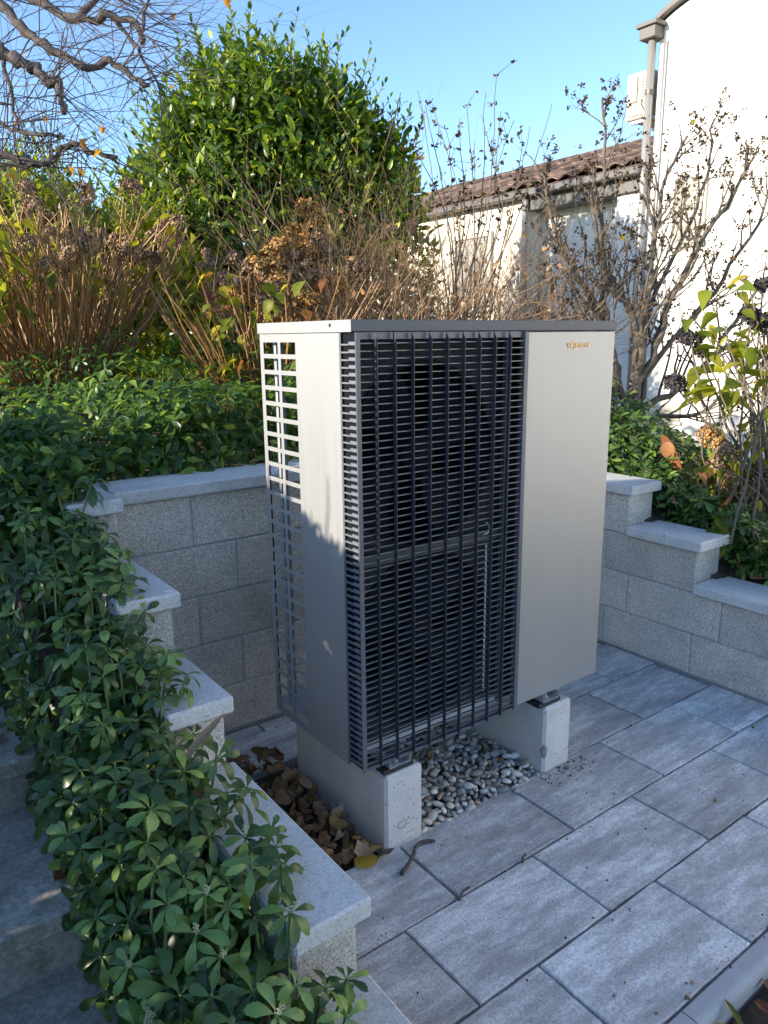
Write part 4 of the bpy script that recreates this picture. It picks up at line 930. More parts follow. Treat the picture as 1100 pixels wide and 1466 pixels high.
# ------------------------------------------------------------------ laurel
def bush(name, label, lobes, n_fill, n_shoot, leaf, mat, size, trunk_mat, group=None, shoot=(0.25, 0.62), tpl=OVAL, upb=0.8, cat='bush', base=None):
    t = thing(name, label, cat, base, group); c = np.array([l[0] for l in lobes], float); r = np.array([l[1] for l in lobes], float)
    w = (r.prod(1)) ** (2 / 3); w /= w.sum()
    def surf(n, lo, hi):
        i = rng.choice(len(lobes), n, p=w); d = rand_dirs(n, 0.25); k = rng.uniform(lo, hi, n)[:, None]; k = k * (1 + 0.13 * np.sin(5 * d[:, 0:1] * r[i][:, 0:1] * 2 + 3 * d[:, 2:3]) * np.cos(6 * d[:, 1:2] + 4 * d[:, 2:3]))
        return c[i] + d * r[i] * k, d
    P, d = surf(n_fill, 0.72, 1.0); keep = P[:, 2] > base[2] - 0.05; P, d = P[keep], d[keep]
    D = unit(d * 0.6 + rand_dirs(len(P)) * 0.9 + [0, 0, 0.35]); N = unit(d * 0.7 + rand_dirs(len(P)) * 0.6 + [0, 0, 0.5])
    sets = [scatter(tpl, P, D, N, rng.uniform(0.7, 1.2, len(P)) * size)]
    Q, dq = surf(n_shoot, 0.90, 1.02); keep = Q[:, 2] > base[2] + 0.2; Q, dq = Q[keep], dq[keep]
    PP, DD, NN, SS = [], [], [], []; sm = MB()
    for q, dd in zip(Q, dq):
        ax = Vector(dd * (1 - 0.5 * upb)) + Vector((random.gauss(0, 0.2), random.gauss(0, 0.2), upb)); ax.normalize(); L = random.uniform(*shoot); q = Vector(q) - ax * 0.12; u = ax.orthogonal().normalized(); w_ = ax.cross(u)
        bend = Vector((random.gauss(0, 0.15), random.gauss(0, 0.15), 0)); k = int(L / (size * 0.30)); a = random.uniform(0, 6.3)
        sm.tube([q, q + ax * L * 0.5 + bend * L * 0.25, q + ax * L + bend * L], [0.006, 0.004, 0.002], 4, cap=False)
        for j in range(k):
            s = (j + 1) / k; a += 2.4; rd = u * math.cos(a) + w_ * math.sin(a); e = 0.45 + 0.7 * s
            PP.append(q + ax * L * s + bend * L * s * s); d2 = rd * math.cos(e) + ax * math.sin(e); DD.append(d2); NN.append(ax * math.cos(e) - rd * math.sin(e) + Vector((random.gauss(0, 0.2), random.gauss(0, 0.2), 0.2))); SS.append(size * (1.05 - 0.55 * s) * random.uniform(0.8, 1.2))
    if PP: sets.append(scatter(tpl, np.array(PP), np.array(DD), np.array(NN), np.array(SS)))
    cr = link('crown', fast_mesh('crown', *join_sets(sets)), mat, t); tag(cr, kind='stuff')
    if sm.v: tag(link('shoots', mesh_only(sm, 'shoots'), trunk_mat, t), kind='stuff')
    br = []; cen = c.mean(0)
    for k in range(7):
        a = k * 0.9; grow(br, (base[0] + 0.12 * math.cos(a), base[1] + 0.12 * math.sin(a), base[2] - 0.1), (0.5 * math.cos(a), 0.5 * math.sin(a), 1.3), r[:, 2].max() * 0.9, 0.045, 2, 0.15, 0.1, (2, 3), 0.7, 0.15)
    link('trunk', mesh_only(stalks([(p, q) for p, q, _ in br], 6), 'trunk'), trunk_mat, t, smooth=True)
    return t
bush('laurel_bush', 'tall rounded glossy cherry laurel against the sky behind the heat pump',
     [((2.75, 5.55, 2.75), (1.12, 1.0, 1.62)), ((2.25, 5.75, 2.45), (0.75, 0.75, 1.35)), ((3.35, 5.05, 2.55), (0.62, 0.7, 1.38)), ((2.55, 5.75, 3.50), (0.60, 0.55, 0.74)), ((2.25, 6.0, 3.25), (0.52, 0.5, 0.66)), ((3.62, 4.85, 3.05), (0.42, 0.45, 0.62)), ((3.30, 5.1, 3.45), (0.48, 0.45, 0.66)), ((1.85, 6.15, 2.75), (0.48, 0.45, 0.65)), ((3.10, 5.35, 3.25), (0.60, 0.55, 0.85)), ((1.95, 5.95, 2.1), (0.55, 0.6, 1.0)), ((3.72, 4.85, 2.35), (0.50, 0.5, 1.25)), ((2.75, 6.15, 3.3), (0.7, 0.7, 1.24)), ((3.2, 5.65, 3.1), (0.6, 0.6, 1.3))],  # closing lobes are hidden ones added behind to shade the low house
     21000, 760, None, M['laurel'], 0.125, M['laurel_bark'], base=(2.75, 5.5, 1.25))

# ------------------------------------------------------------------ shrubs behind, left
bush('conifer_shrub', 'dark evergreen shrub between the hydrangea canes and the laurel', [((1.0, 7.4, 2.4), (0.7, 0.6, 1.35)), ((0.6, 7.8, 2.2), (0.6, 0.6, 1.1))], 5200, 150, None, M['conifer'], 0.075, M['laurel_bark'], base=(0.9, 7.4, 1.3), tpl=NARROW)
bush('yellowing_shrub', 'bright yellow green shrub shining through the hydrangea canes', [((0.45, 5.2, 2.0), (0.9, 0.6, 0.85)), ((-0.5, 5.5, 2.1), (0.8, 0.6, 0.9)), ((1.2, 4.9, 1.9), (0.6, 0.5, 0.80))], 11000, 420, None, M['yellow_bush'], 0.095, M['laurel_bark'], base=(0.2, 5.3, 1.3))
bush('evergreen_bush', 'mid green bush far left under the bare maple branches', [((-1.2, 9.0, 2.6), (1.3, 0.9, 1.45)), ((0.1, 9.4, 2.6), (1.1, 0.8, 1.5)), ((1.2, 9.2, 2.5), (0.9, 0.8, 1.4))], 9000, 260, None, M['laurel'], 0.10, M['laurel_bark'], base=(-0.8, 9.2, 1.3))
bush('distant_hedge', 'long dark hedge closing the garden far behind the shrubs', [((-4.0 + 1.6 * k, 12.5 - 0.15 * k, 2.2), (1.3, 0.9, 1.55 + 0.2 * math.sin(k * 2.1))) for k in range(7)], 11000, 300, None, M['conifer'], 0.13, M['laurel_bark'], base=(0.0, 12.3, 1.25))
hg = thing('shade_hedge', 'unseen hedge added beyond the steps to cast shade over the paved recess', 'hedge', (-2.8, -0.8, 0.0)); n = 42000  # unseen hedge added for its shade; top follows the wanted shadow line
hy = rng.uniform(-3.2, 1.0, n); htop = 1.665 + 0.27 * (hy - 0.466) + 0.015 * np.sin(9 * hy); hz = htop * (1 - rng.random(n) ** 1.6) + 0.05; hz = np.where(rng.random(n) < 0.3, htop, hz) + rng.normal(0, 0.012, n); hx = -2.75 + rng.uniform(-0.36, 0.36, n)
tag(link('foliage', fast_mesh('foliage', *scatter(OVAL, np.stack([hx, hy, hz], 1), rand_dirs(n, 0.3), rand_dirs(n, 0.3), rng.uniform(0.06, 0.09, n))), M['hedge'], hg), kind='stuff')
hb = []
for k in range(14): grow(hb, (-2.75, -3.1 + 0.33 * k, -0.15), (random.gauss(0, 0.2), random.gauss(0, 0.2), 1), 0.7, 0.018, 2, 0.15, 0.1, (2, 3), 0.6, 0.1)
link('trunk', mesh_only(stalks([(p, q) for p, q, _ in hb], 5), 'trunk'), M['laurel_bark'], hg, smooth=True)
bush('shade_shrub', 'unseen upright shrub added beyond the steps to shade the right wall', [((-2.8, 1.30, 1.20), (0.36, 0.27, 1.15)), ((-2.85, 1.28, 1.65), (0.34, 0.25, 0.72))], 11000, 40, None, M['hedge'], 0.07, M['laurel_bark'], base=(-2.8, 1.3, 0.3), shoot=(0.05, 0.1))  # unseen shrub added to keep the low sun off the right wall
n = 2600; gx = rng.uniform(-2.2, 1.4, n); gy = rng.uniform(3.9, 7.5, n); gp = np.stack([gx, gy, land(gx, gy)], 1)
tag(link('grass', fast_mesh('grass', *scatter(leaf_template([(0.035, 0), (0.03, 0.5), (0, 1)], 0.0, -0.3), gp, rand_dirs(n, 2.2), rand_dirs(n), rng.uniform(0.07, 0.15, n))), M['grass']), 'sunlit lawn grass glimpsed behind the hydrangea canes', 'grass', kind='stuff')

# ------------------------------------------------------------------ flower heads and hydrangea leaves
def head_mesh(seed, name='flower_head', n=260):
    r = np.random.default_rng(seed); d = unit(r.normal(size=(n, 3))); d[:, 2] = np.where(d[:, 2] < -0.35, -d[:, 2], d[:, 2]); rad = r.uniform(0.72, 1.05, n)[:, None] * (1 + 0.12 * np.sin(7 * d[:, 0:1]) * np.cos(6 * d[:, 1:2]))
    P = d * rad * [1, 1, 0.78]; D = unit(np.cross(d, r.normal(size=(n, 3)))); N = unit(d + 0.7 * r.normal(size=(n, 3)))
    petal = leaf_template([(0.0, -0.5), (0.42, -0.15), (0.45, 0.2), (0, 0.5)], 0.5, 0.0)
    V, F = scatter(petal, P, D, N, r.uniform(0.20, 0.34, n)); return fast_mesh(name, V, F)
HM = {k: [head_mesh(10 * i + j) for j in range(3)] for i, k in enumerate(('head_orange', 'head_brown', 'head_dark'))}
for k, l in HM.items():
    for m in l: m.materials.append(M[k])
HL = {k: [fast_mesh('leaf', *leaf_template([(0.015, 0), (0.24 * q, 0.14), (0.36 * q, 0.36), (0.30 * q, 0.62), (0.13 * q, 0.86), (0, 1.04)], f_, dr)) for q, f_, dr in ((1, 0.2, 0.4), (1.1, 0.35, 0.2), (0.9, 0.1, 0.7), (1.0, 0.5, 0.5))] for k in ('hleaf', 'hleaf_green', 'rust_leaf', 'orange_leaf')}
for k, l in HL.items():
    for m in l: m.materials.append(M[k])
def leaf_part(parent, p, s, kind='hleaf', droop=0.6, name='leaf'):
    a = random.uniform(0, 6.3); d = Vector((math.cos(a), math.sin(a), -droop + random.gauss(0, 0.35))).normalized(); nn = Vector((random.gauss(0, 0.4), random.gauss(0, 0.4), 1)); nn = (nn - d * nn.dot(d)).normalized(); y = nn.cross(d); q = Vector(p) - parent.location
    c = bpy.data.objects.new(name, random.choice(HL[kind])); COL.objects.link(c); c.parent = parent
    c.matrix_local = Matrix(((d.x * s, y.x * s, nn.x * s, q.x), (d.y * s, y.y * s, nn.y * s, q.y), (d.z * s, y.z * s, nn.z * s, q.z), (0, 0, 0, 1))); return c
def head_part(parent, p, s, kind):
    c = bpy.data.objects.new('flower_head', random.choice(HM[kind])); COL.objects.link(c); c.parent = parent; c.location = Vector(p) - parent.location; c.scale = (s, s, s * random.uniform(0.85, 1.15)); c.rotation_euler = (random.gauss(0, 0.4), random.gauss(0, 0.4), random.uniform(0, 6.3)); return c

# left: fan of bare canes
hl = thing('hydrangea_bush', 'leafless hydrangea with a fan of brown canes and a few yellow leaves', 'shrub', (0.12, 3.62, 1.30)); canes = []; tops = []
for k in range(330):
    a = random.uniform(0, 6.283); q = math.sqrt(random.random()); b = Vector((0.12 + 0.30 * q * math.cos(a), 3.62 + 0.26 * q * math.sin(a), 1.26)); lean = 0.08 + 0.62 * q * random.uniform(0.6, 1.2)
    L = random.uniform(0.95, 1.42) * (1 - 0.10 * q); d = Vector((lean * math.cos(a), lean * math.sin(a), 1)).normalized(); side = Vector((random.gauss(0, 0.05), random.gauss(0, 0.05), 0))
    pts = smooth_path([b, b + d * L * 0.35 + side, b + d * L * 0.7 + side * 2 - Vector((math.cos(a), math.sin(a), 0)) * 0.02, b + d * L + side + Vector((math.cos(a), math.sin(a), 0)) * 0.05 * random.random()], 3)
    pts = lumpy(pts, 0.006); r0 = random.uniform(0.0042, 0.0075); canes.append((pts, [r0 * (1 - 0.45 * i / len(pts)) for i in range(len(pts))])); tops.append(pts[-1])
    if random.random() < 0.35:
        i = random.randint(5, len(pts) - 2); e = pts[i] + Vector((random.gauss(0, 0.09), random.gauss(0, 0.09), random.uniform(0.12, 0.3))); canes.append(([pts[i], (pts[i] + e) / 2 + Vector((0.012, 0, 0)), e], [0.0036, 0.003, 0.002])); tops.append(e)
tag(link('canes', mesh_only(stalks(canes, 5), 'canes'), M['cane'], hl, smooth=True), kind='stuff')
for k in range(110): p = random.choice(tops) if random.random() < 0.6 else Vector((random.uniform(-0.6, 0.9), random.uniform(3.2, 3.8), random.uniform(1.7, 2.5))); leaf_part(hl, p + Vector((random.gauss(0, 0.03), random.gauss(0, 0.03), -random.random() * 0.25)), random.uniform(0.09, 0.15), 'hleaf')
for p in random.sample(tops, 46): head_part(hl, p + Vector((0, 0, 0.02)), random.uniform(0.045, 0.078), 'head_brown')
for k in range(26): a = random.uniform(0, 6.3); leaf_part(hl, (0.12 + 0.42 * math.cos(a), 3.5 + 0.36 * math.sin(a), 1.36 + 0.12 * random.random()), random.uniform(0.07, 0.12), 'rust_leaf', 0.1)
hn = thing('hydrangea_bush', 'yellow leaved hydrangea stems at the left edge behind the pachysandra', 'shrub', (-0.85, 3.3, 1.28)); canes = []; tops = []
for k in range(60):
    a = random.uniform(0, 6.283); d = Vector((0.45 * math.cos(a), 0.45 * math.sin(a), 1)).normalized(); L = random.uniform(0.7, 1.25); b = Vector((-0.85 + 0.2 * math.cos(a), 3.3 + 0.2 * math.sin(a), 1.26)); canes.append((lumpy([b, b + d * L * 0.5, b + d * L], 0.01), [0.006, 0.005, 0.003])); tops.append(b + d * L)
tag(link('canes', mesh_only(stalks(canes, 5), 'canes'), M['cane'], hn, smooth=True), kind='stuff')
for k in range(95): p = random.choice(tops); leaf_part(hn, p + Vector((random.gauss(0, 0.08), random.gauss(0, 0.08), -random.random() * 0.5)), random.uniform(0.09, 0.16), 'hleaf_green')

# middle: hydrangea with dried orange heads
hm = thing('hydrangea_bush', 'hydrangea with dried orange brown flower heads behind the left end of the heat pump', 'shrub', (1.12, 2.55, 1.15)); canes = []
heads = [((440, 298), 4.6, 0.10, 'head_orange'), ((452, 318), 4.7, 0.095, 'head_orange'), ((425, 338), 4.55, 0.10, 'head_orange'), ((402, 352), 4.6, 0.09, 'head_orange'), ((455, 345), 4.75, 0.09, 'head_brown'), ((386, 372), 4.5, 0.105, 'head_orange'), ((418, 372), 4.6, 0.10, 'head_brown'), ((372, 395), 4.5, 0.09, 'head_brown'), ((356, 385), 4.65, 0.095, 'head_brown'), ((335, 372), 4.7, 0.09, 'head_brown'), ((400, 402), 4.45, 0.09, 'head_orange'), ((320, 400), 4.7, 0.085, 'head_brown'), ((440, 395), 4.6, 0.10, 'head_brown'), ((470, 365), 4.7, 0.09, 'head_brown'), ((345, 420), 4.6, 0.085, 'head_orange'), ((380, 432), 4.5, 0.085, 'head_brown'), ((485, 400), 4.6, 0.08, 'head_orange'), ((560, 330), 4.8, 0.07, 'head_brown'), ((515, 385), 4.7, 0.08, 'head_brown'), ((300, 372), 4.8, 0.075, 'head_brown'), ((430, 425), 4.5, 0.08, 'head_orange'), ((310, 430), 4.7, 0.08, 'head_orange')]
for (u, v), d, s, kd in heads:
    p = at(u, v, d); head_part(hm, p, s * 0.74, kd)
    for q in range(2): head_part(hm, p + Vector((random.gauss(0, 0.06), random.gauss(0, 0.08), random.gauss(-0.05, 0.05))), s * random.uniform(0.42, 0.62), kd)
    for q in range(3):
        b = Vector((1.12 + random.gauss(0, 0.2), 2.55 + random.gauss(0, 0.15), 1.08)); e = p + Vector((random.gauss(0, 0.05), random.gauss(0, 0.05), -0.02 if q == 0 else -random.random() * 0.3)); canes.append((lumpy(smooth_path([b, b.lerp(e, 0.5) + Vector((random.gauss(0, 0.05), 0, 0.1)), e], 4), 0.006), 0.0048))
for k in range(150):
    a = random.uniform(0, 6.3); b = Vector((1.12 + 0.25 * math.cos(a), 2.55 + 0.2 * math.sin(a), 1.08)); d = Vector((0.55 * math.cos(a), 0.5 * math.sin(a), 1)).normalized(); L = random.uniform(0.5, 1.1); canes.append((lumpy([b, b + d * L * 0.35, b + d * L * 0.7, b + d * L + Vector((0, 0, -0.04))], 0.015), [0.005, 0.0045, 0.004, 0.003]))
tag(link('canes', mesh_only(stalks(canes, 5), 'canes'), M['cane'], hm, smooth=True), kind='stuff')
for k in range(120): leaf_part(hm, at(random.uniform(290, 470), random.uniform(390, 545), random.uniform(4.1, 4.9)), random.uniform(0.06, 0.13), random.choice(('hleaf', 'hleaf', 'rust_leaf', 'hleaf_green')), 0.7)

# middle: dense twiggy shrubs
def twig_bush(name, label, base, n, length, spread, r0, mat, leafs=0, lean=(0, 0)):
    t = thing(name, label, 'shrub', base); br = []; tips = []
    for k in range(n):
        a = random.uniform(0, 6.283); q = math.sqrt(random.random()); d = Vector((spread * q * math.cos(a) + lean[0], spread * q * math.sin(a) + lean[1], 1)); grow(br, (base[0] + 0.18 * q * math.cos(a), base[1] + 0.18 * q * math.sin(a), base[2] - 0.06), d, length * random.uniform(0.55, 0.8), r0 * random.uniform(0.7, 1.1), 2, 0.20, 0.03, (2, 4), 0.58, 0.11, tips, 0.85)
    main = [(p, r) for p, r, d in br if d == 2]; fine = [(p, r) for p, r, d in br if d < 2]
    link('branches', mesh_only(stalks(main, 5), 'branches'), mat, t, smooth=True)['kind'] = 'stuff'; tag(link('twigs', mesh_only(stalks(fine, 4), 'twigs'), mat, t), kind='stuff')
    return t, tips
tb, tips = twig_bush('spirea_bush', 'dense leafless brown twiggy shrub behind the middle of the heat pump', (2.0, 2.45, 1.05), 125, 1.35, 0.9, 0.0068, M['twig'])
n = 520; ii = rng.integers(0, len(tips), n); P = np.array([tips[i][0] for i in ii]) + rng.normal(0, 0.06, (n, 3))
tag(link('withered_leaves', fast_mesh('withered_leaves', *scatter(WIDE, P, rand_dirs(n), rand_dirs(n), rng.uniform(0.020, 0.040, n))), M['dead'], tb), kind='stuff')
tb2, tips2 = twig_bush('spirea_bush', 'lower tangle of thin bare twigs in front of the cream wall', (2.75, 2.25, 1.0), 115, 1.3, 0.75, 0.0066, M['twig'])
tb3, tips3 = twig_bush('spirea_bush', 'thin bare twigs crossing the laurel above the dried orange heads', (1.75, 3.0, 1.1), 50, 1.5, 0.6, 0.0066, M['twig'])
# tall thin shoots that stand against the sky
ls = thing('lilac_bush', 'thin upright bare shoots with few buds standing against the blue sky', 'shrub', (2.85, 2.75, 1.05)); sh = []; pods = []
for (u0, v0, u1, v1, dd) in [(640, 300, 608, 150, 5.4), (660, 300, 622, 158, 5.6), (650, 300, 640, 185, 5.3), (665, 300, 657, 168, 5.5), (680, 290, 668, 150, 5.4), (690, 290, 695, 130, 5.6), (700, 290, 710, 112, 5.3), (705, 300, 716, 160, 5.5), (690, 310, 736, 170, 5.4), (720, 300, 700, 200, 5.2), (735, 300, 748, 205, 5.6), (640, 310, 590, 205, 5.4), (715, 300, 690, 165, 5.7), (730, 310, 760, 180, 5.4), (655, 320, 630, 240, 5.3), (745, 300, 790, 150, 5.5), (625, 310, 600, 128, 5.6), (675, 300, 680, 205, 5.3)]:
    b = Vector((2.85 + random.gauss(0, 0.12), 2.75 + random.gauss(0, 0.12), 1.0)); m_ = at(u0, v0, dd); e = at(u1, v1, dd); p = lumpy(smooth_path([b, b.lerp(m_, 0.55) + Vector((0, 0, 0.06)), m_, e], 5), 0.005); sh.append((p, [0.0075 - 0.0052 * i / len(p) for i in range(len(p))]))
    for q in range(random.randint(2, 6)):
        i = random.randint(9, len(p) - 1); pods.append(p[i]); e2 = p[i] + Vector((random.gauss(0, 0.05), random.gauss(0, 0.05), random.uniform(0.02, 0.10))); sh.append(([p[i], e2], [0.0025, 0.0015])); pods.append(e2)
tag(link('shoots', mesh_only(stalks(sh, 5), 'shoots'), M['bark'], ls, smooth=True), kind='stuff')
podt = leaf_template([(0.0, 0), (0.30, 0.35), (0.24, 0.7), (0, 1)], 0.5, 0.1)
def pod_mesh(points, per, s0, s1, spread):
    P = np.repeat(np.array(points, float), per, 0); P = P + rng.normal(0, spread, P.shape); n = len(P); return fast_mesh('seed_pods', *scatter(podt, P, rand_dirs(n, 0.4), rand_dirs(n), rng.uniform(s0, s1, n)))
tag(link('seed_pods', pod_mesh(pods, 3, 0.02, 0.045, 0.006), M['pod'], ls), kind='stuff')

# right: spreading multi-stemmed shrub with seed pods
rt = thing('hibiscus_shrub', 'large spreading bare shrub with forked grey stems and dark seed pods before the white house', 'shrub', (3.1, 1.38, 0.85)); D0 = 5.15
limbs = [([(885, 640), (890, 560), (872, 500), (850, 440), (830, 400), (802, 350), (788, 300), (775, 240)], 0.032), ([(888, 640), (905, 560), (918, 500), (905, 450), (880, 420), (862, 380), (850, 310), (852, 240)], 0.034),
         ([(892, 640), (930, 580), (985, 548), (1035, 490), (1075, 430), (1110, 380)], 0.030), ([(890, 640), (918, 550), (945, 480), (965, 420), (1010, 340), (1050, 280), (1075, 210)], 0.032), ([(888, 640), (905, 540), (928, 440), (935, 360), (950, 270), (985, 190)], 0.028),
         ([(884, 640), (880, 545), (868, 470), (866, 390), (862, 300), (866, 200), (864, 140)], 0.024), ([(890, 640), (940, 600), (1000, 590), (1060, 545), (1110, 500)], 0.022), ([(886, 640), (878, 560), (852, 520), (826, 470), (800, 440), (782, 400)], 0.022), ([(890, 640), (925, 540), (975, 470), (1035, 400), (1085, 320), (1110, 250)], 0.026), ([(889, 640), (915, 530), (940, 420), (990, 320), (1015, 240), (1020, 170)], 0.024)]
tips = []; br = []
for pl, r0 in limbs:
    dv = random.uniform(-0.25, 0.35); pts = [at(u, v, D0 + dv * (i / len(pl)) * 1.6 + random.uniform(-0.05, 0.05)) for i, (u, v) in enumerate(pl)]; pts = lumpy(smooth_path(pts, 4), 0.010); nn = len(pts)
    link('branch', mesh_only(MB().tube(pts, [r0 * 0.92 * (1 - 0.70 * i / nn) for i in range(nn)], 7), 'branch'), M['bark'], rt, smooth=True)
    for k in range(17):
        i = random.randint(int(nn * 0.25), nn - 2); dd = (pts[i + 1] - pts[i]).normalized(); s = Vector((random.gauss(0, 1), random.gauss(0, 1), random.gauss(0.3, 0.8))); s = (s - dd * s.dot(dd)).normalized()
        grow(br, pts[i], dd * 0.8 + s * random.uniform(0.4, 1.0) + Vector((0, 0, 0.35)), random.uniform(0.30, 0.62) * (1 - 0.75 * i / nn), max(0.0058, r0 * 0.42 * (1 - 0.5 * i / nn)), 2, 0.24, 0.12, (1, 3), 0.66, 0.07, tips, 0.8)
tag(link('twigs', mesh_only(stalks([(p, r) for p, r, d in br], 5), 'twigs'), M['bark'], rt, smooth=True), kind='stuff')
pp = [p for p, d in tips] + [p[random.randint(1, len(p) - 1)] for p, r, d in br if random.random() < 0.6]
tag(link('seed_pods', pod_mesh(pp, 6, 0.014, 0.029, 0.007), M['pod'], rt), kind='stuff')
for k in range(8): p = random.choice(tips)[0]; leaf_part(rt, p, 0.05, 'hleaf')

# right front: hydrangea with yellowing leaves and dark heads
hr = thing('hydrangea_bush', 'hydrangea with yellowing leaves and dark dried heads at the right edge', 'shrub', (2.72, 0.22, 0.72)); canes = []; DR = 3.95
for (u, v, s, kd) in [(988, 488, 0.062, 'head_dark'), (966, 552, 0.062, 'head_dark'), (1074, 458, 0.070, 'head_dark'), (1096, 466, 0.07, 'head_dark'), (1092, 410, 0.055, 'head_dark'), (1020, 632, 0.062, 'head_orange'), (1038, 648, 0.05, 'head_brown'), (1004, 508, 0.04, 'head_dark')]:
    p = at(u, v, DR + random.uniform(-0.1, 0.1)); head_part(hr, p, s, kd); head_part(hr, p + Vector((random.gauss(0, 0.035), random.gauss(0, 0.035), random.gauss(0, 0.025))), s * 0.75, kd)
    b = Vector((2.75 + random.gauss(0, 0.1), 0.2 + random.gauss(0, 0.1), 0.66)); canes.append((lumpy(smooth_path([b, b.lerp(p, 0.5) + Vector((0.02, 0.05, 0.05)), p], 5), 0.006), 0.0058))
for k in range(40):
    p = at(1130 - 135 * random.random() ** 1.4, random.uniform(400, 680), DR + random.uniform(-0.25, 0.35)); b = Vector((2.75 + random.gauss(0, 0.16), 0.2 + random.gauss(0, 0.16), 0.66)); canes.append((lumpy(smooth_path([b, b.lerp(p, 0.5) + Vector((random.gauss(0, 0.06), random.gauss(0, 0.06), 0.05)), p], 5), 0.006), [0.0062] * 6 + [0.0045] * 5))
    for q in range(3): leaf_part(hr, p + Vector((random.gauss(0, 0.05), random.gauss(0, 0.05), random.gauss(0, 0.04))), random.uniform(0.08, 0.13), random.choice(('hleaf_green', 'hleaf', 'hleaf')), 0.15)
for (u, v) in [(1010, 415), (1075, 395), (1050, 490), (1030, 500), (1060, 520), (1085, 500), (1040, 575), (1050, 560), (1028, 585), (1062, 575), (1010, 545), (985, 560), (1090, 590), (1075, 620), (1095, 545), (1000, 570), (1070, 470), (1092, 640), (1080, 690), (1062, 690), (1095, 720), (1005, 560)]: leaf_part(hr, at(u, v, DR + random.uniform(-0.15, 0.15)), random.uniform(0.10, 0.15), random.choice(('hleaf_green', 'hleaf', 'hleaf')), 0.15)
for (u, v) in [(955, 632), (968, 650), (948, 622)]: leaf_part(hr, at(u, v, 4.1), 0.11, 'rust_leaf', 1.6)
tag(link('canes', mesh_only(stalks(canes, 6), 'canes'), M['bark'], hr, smooth=True), kind='stuff')
wd = thing('withered_shrub', 'small dry grey brown shrub in the bed below the yellowing hydrangea', 'shrub', (2.68, 0.40, 0.72)); br = []
for k in range(40): a = random.uniform(0, 6.3); grow(br, (2.68 + 0.08 * math.cos(a), 0.40 + 0.08 * math.sin(a), 0.66), (0.6 * math.cos(a), 0.6 * math.sin(a), 1), 0.2, 0.004, 1, 0.25, 0.05, (1, 3), 0.6, 0.05)
tag(link('twigs', mesh_only(stalks([(p, r) for p, r, d in br], 4), 'twigs'), M['twig'], wd), kind='stuff')
for k in range(46): leaf_part(wd, (2.68 + random.gauss(0, 0.14), 0.40 + random.gauss(0, 0.14), 0.78 + random.random() * 0.22), random.uniform(0.05, 0.10), random.choice(('hleaf_green', 'rust_leaf', 'hleaf')), 1.0)
for k in range(8): head_part(wd, (2.68 + random.gauss(0, 0.12), 0.40 + random.gauss(0, 0.12), 0.82 + random.random() * 0.2), 0.05, 'head_brown')
for k in range(9): leaf_part(wd, at(random.uniform(1010, 1045), random.uniform(740, 775), 3.75), 0.12, 'hleaf', 0.2)

# ------------------------------------------------------------------ bare maple, upper left
mp = thing('maple_tree', 'nearly leafless maple whose dark branches hang over from the upper left', 'tree', (-1.75, 3.3, 1.3)); DM = 3.6; crown_pt = Vector((-1.75, 3.3, 2.9))
tr = [(-1.75, 3.3, 1.2), (-1.78, 3.32, 1.7), (-1.70, 3.28, 2.3), (-1.75, 3.3, 2.9), (-1.80, 3.36, 3.6), (-1.72, 3.42, 4.3)]
link('trunk', mesh_only(MB().tube(lumpy(smooth_path(tr, 4), 0.008), [0.12 - 0.003 * i for i in range(21)], 10), 'trunk'), M['mbark'], mp, smooth=True)
ML = [([(-40, 2), (0, -12), (61, 4), (111, 27), (160, 23), (199, 42), (204, 66)], 0.026), ([(-60, -20), (0, 8), (38, 46), (76, 73), (126, 97), (157, 86), (191, 111), (214, 122)], 0.024), ([(-60, 60), (0, 73), (23, 88), (50, 97), (69, 120), (82, 115), (88, 140), (92, 164)], 0.030),
      ([(-70, 215), (0, 220), (46, 235), (76, 229), (103, 204), (137, 220), (168, 225)], 0.020), ([(-60, 160), (0, 176), (34, 191), (80, 193), (92, 200)], 0.012), ([(-60, 225), (0, 234), (50, 237), (80, 232)], 0.012), ([(0, 60), (10, 110), (22, 160), (28, 185)], 0.010), ([(160, 23), (190, 60), (215, 100), (232, 128)], 0.010), ([(111, 27), (150, -10), (190, -40)], 0.014), ([(-30, -60), (60, -40), (150, -60)], 0.02), ([(204, 66), (206, 30), (212, 0), (220, -30)], 0.008)]
br = []; tips = []; nodes = []
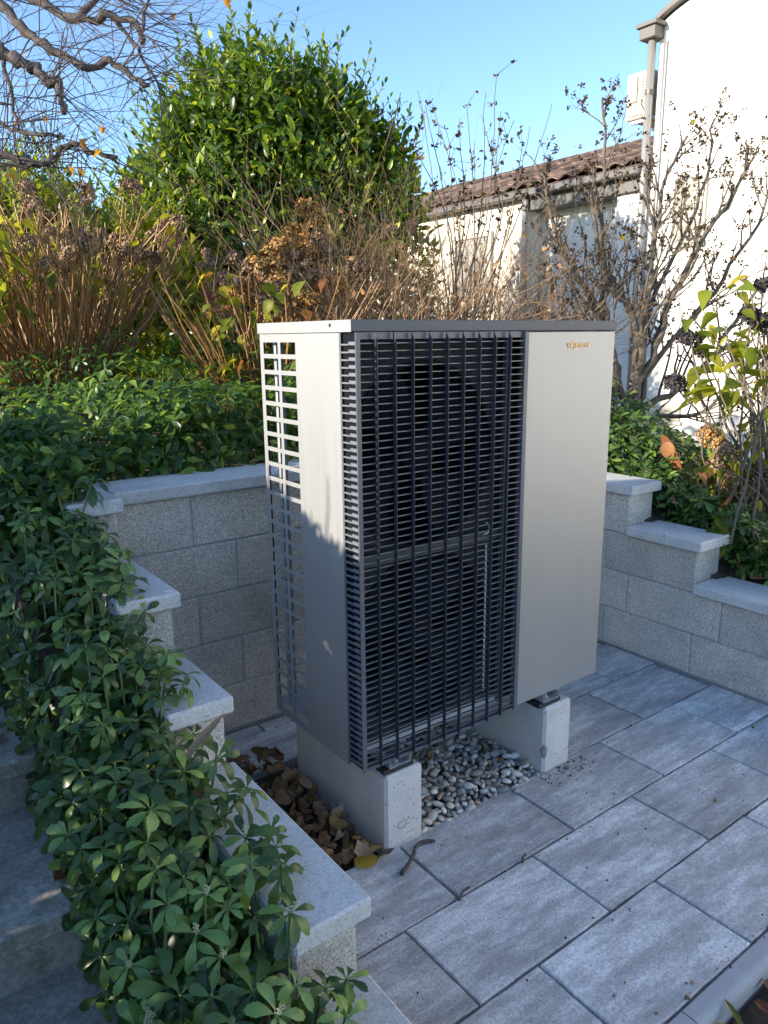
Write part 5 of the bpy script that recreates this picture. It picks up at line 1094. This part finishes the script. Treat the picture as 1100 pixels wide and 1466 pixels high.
for q, (pl, r0) in enumerate(ML):
    dv = random.uniform(-0.2, 0.2); pts = [at(u, v, DM + dv) for u, v in pl]
    if q < 6 or q == 9: pts = [crown_pt + Vector((0, 0, 0.25 * (2.6 - q * 0.9)))] + [crown_pt.lerp(pts[0], 0.55) + Vector((0, 0, 0.12))] + pts
    pts = lumpy(smooth_path(pts, 4), 0.006); nn = len(pts); link('branch', mesh_only(MB().tube(pts, [max(0.004, r0 * (1.25 - 0.8 * i / nn)) * (1 + 0.18 * math.sin(i * 1.7)) for i in range(nn)], 8), 'branch'), M['mbark'], mp, smooth=True)
    for k in range(26 if q < 4 else 12):
        i = random.randint(int(nn * 0.3), nn - 2); dd = (pts[i + 1] - pts[i]).normalized(); s = Vector((random.gauss(0, 1), random.gauss(0, 0.6), random.gauss(0.1, 1))); s = (s - dd * s.dot(dd)).normalized()
        grow(br, pts[i], dd * 0.5 + s * 0.9, random.uniform(0.18, 0.46), random.uniform(0.0026, 0.0042), 2 if random.random() < 0.55 else 1, 0.16, 0.03, (1, 3), 0.75, 0.06, tips, 0.6)
tag(link('twigs', mesh_only(stalks([(p, r) for p, r, d in br], 4), 'twigs'), M['mbark'], mp, smooth=True), kind='stuff')
MLF = []
for sd_ in range(2):
    lob = [(0, 0.0), (0.16, 0.05), (0.42, 0.02), (0.26, 0.22), (0.50, 0.42), (0.22, 0.42), (0.14, 0.60), (0, 1.0)]
    V = []; F = []
    V = [(0.3, 0, 0)] + [(t, w, 0.25 * abs(w) + 0.1 * math.sin(5 * t + sd_)) for w, t in lob] + [(t, -w, 0.25 * abs(w) + 0.1 * math.cos(4 * t)) for w, t in lob[-2:0:-1]]
    F = [(0, k, k % (len(V) - 1) + 1) for k in range(1, len(V))]; me = fast_mesh('leaf', V, F); me.materials.append(M['orange_leaf']); MLF.append(me)
HL['maple'] = MLF
for (u, v) in [(147, 27), (62, 168), (96, 178), (140, 180), (115, 205), (145, 217), (112, 243), (30, 72), (26, 175), (150, 183), (118, 200), (12, 252), (100, 240)]: leaf_part(mp, at(u, v, DM + random.uniform(-0.1, 0.1)), random.uniform(0.04, 0.06), 'maple', 0.8)
for k in range(8): p = random.choice(tips)[0]; leaf_part(mp, p, random.uniform(0.03, 0.05), 'maple', 0.9) if random.random() < 0.5 else None
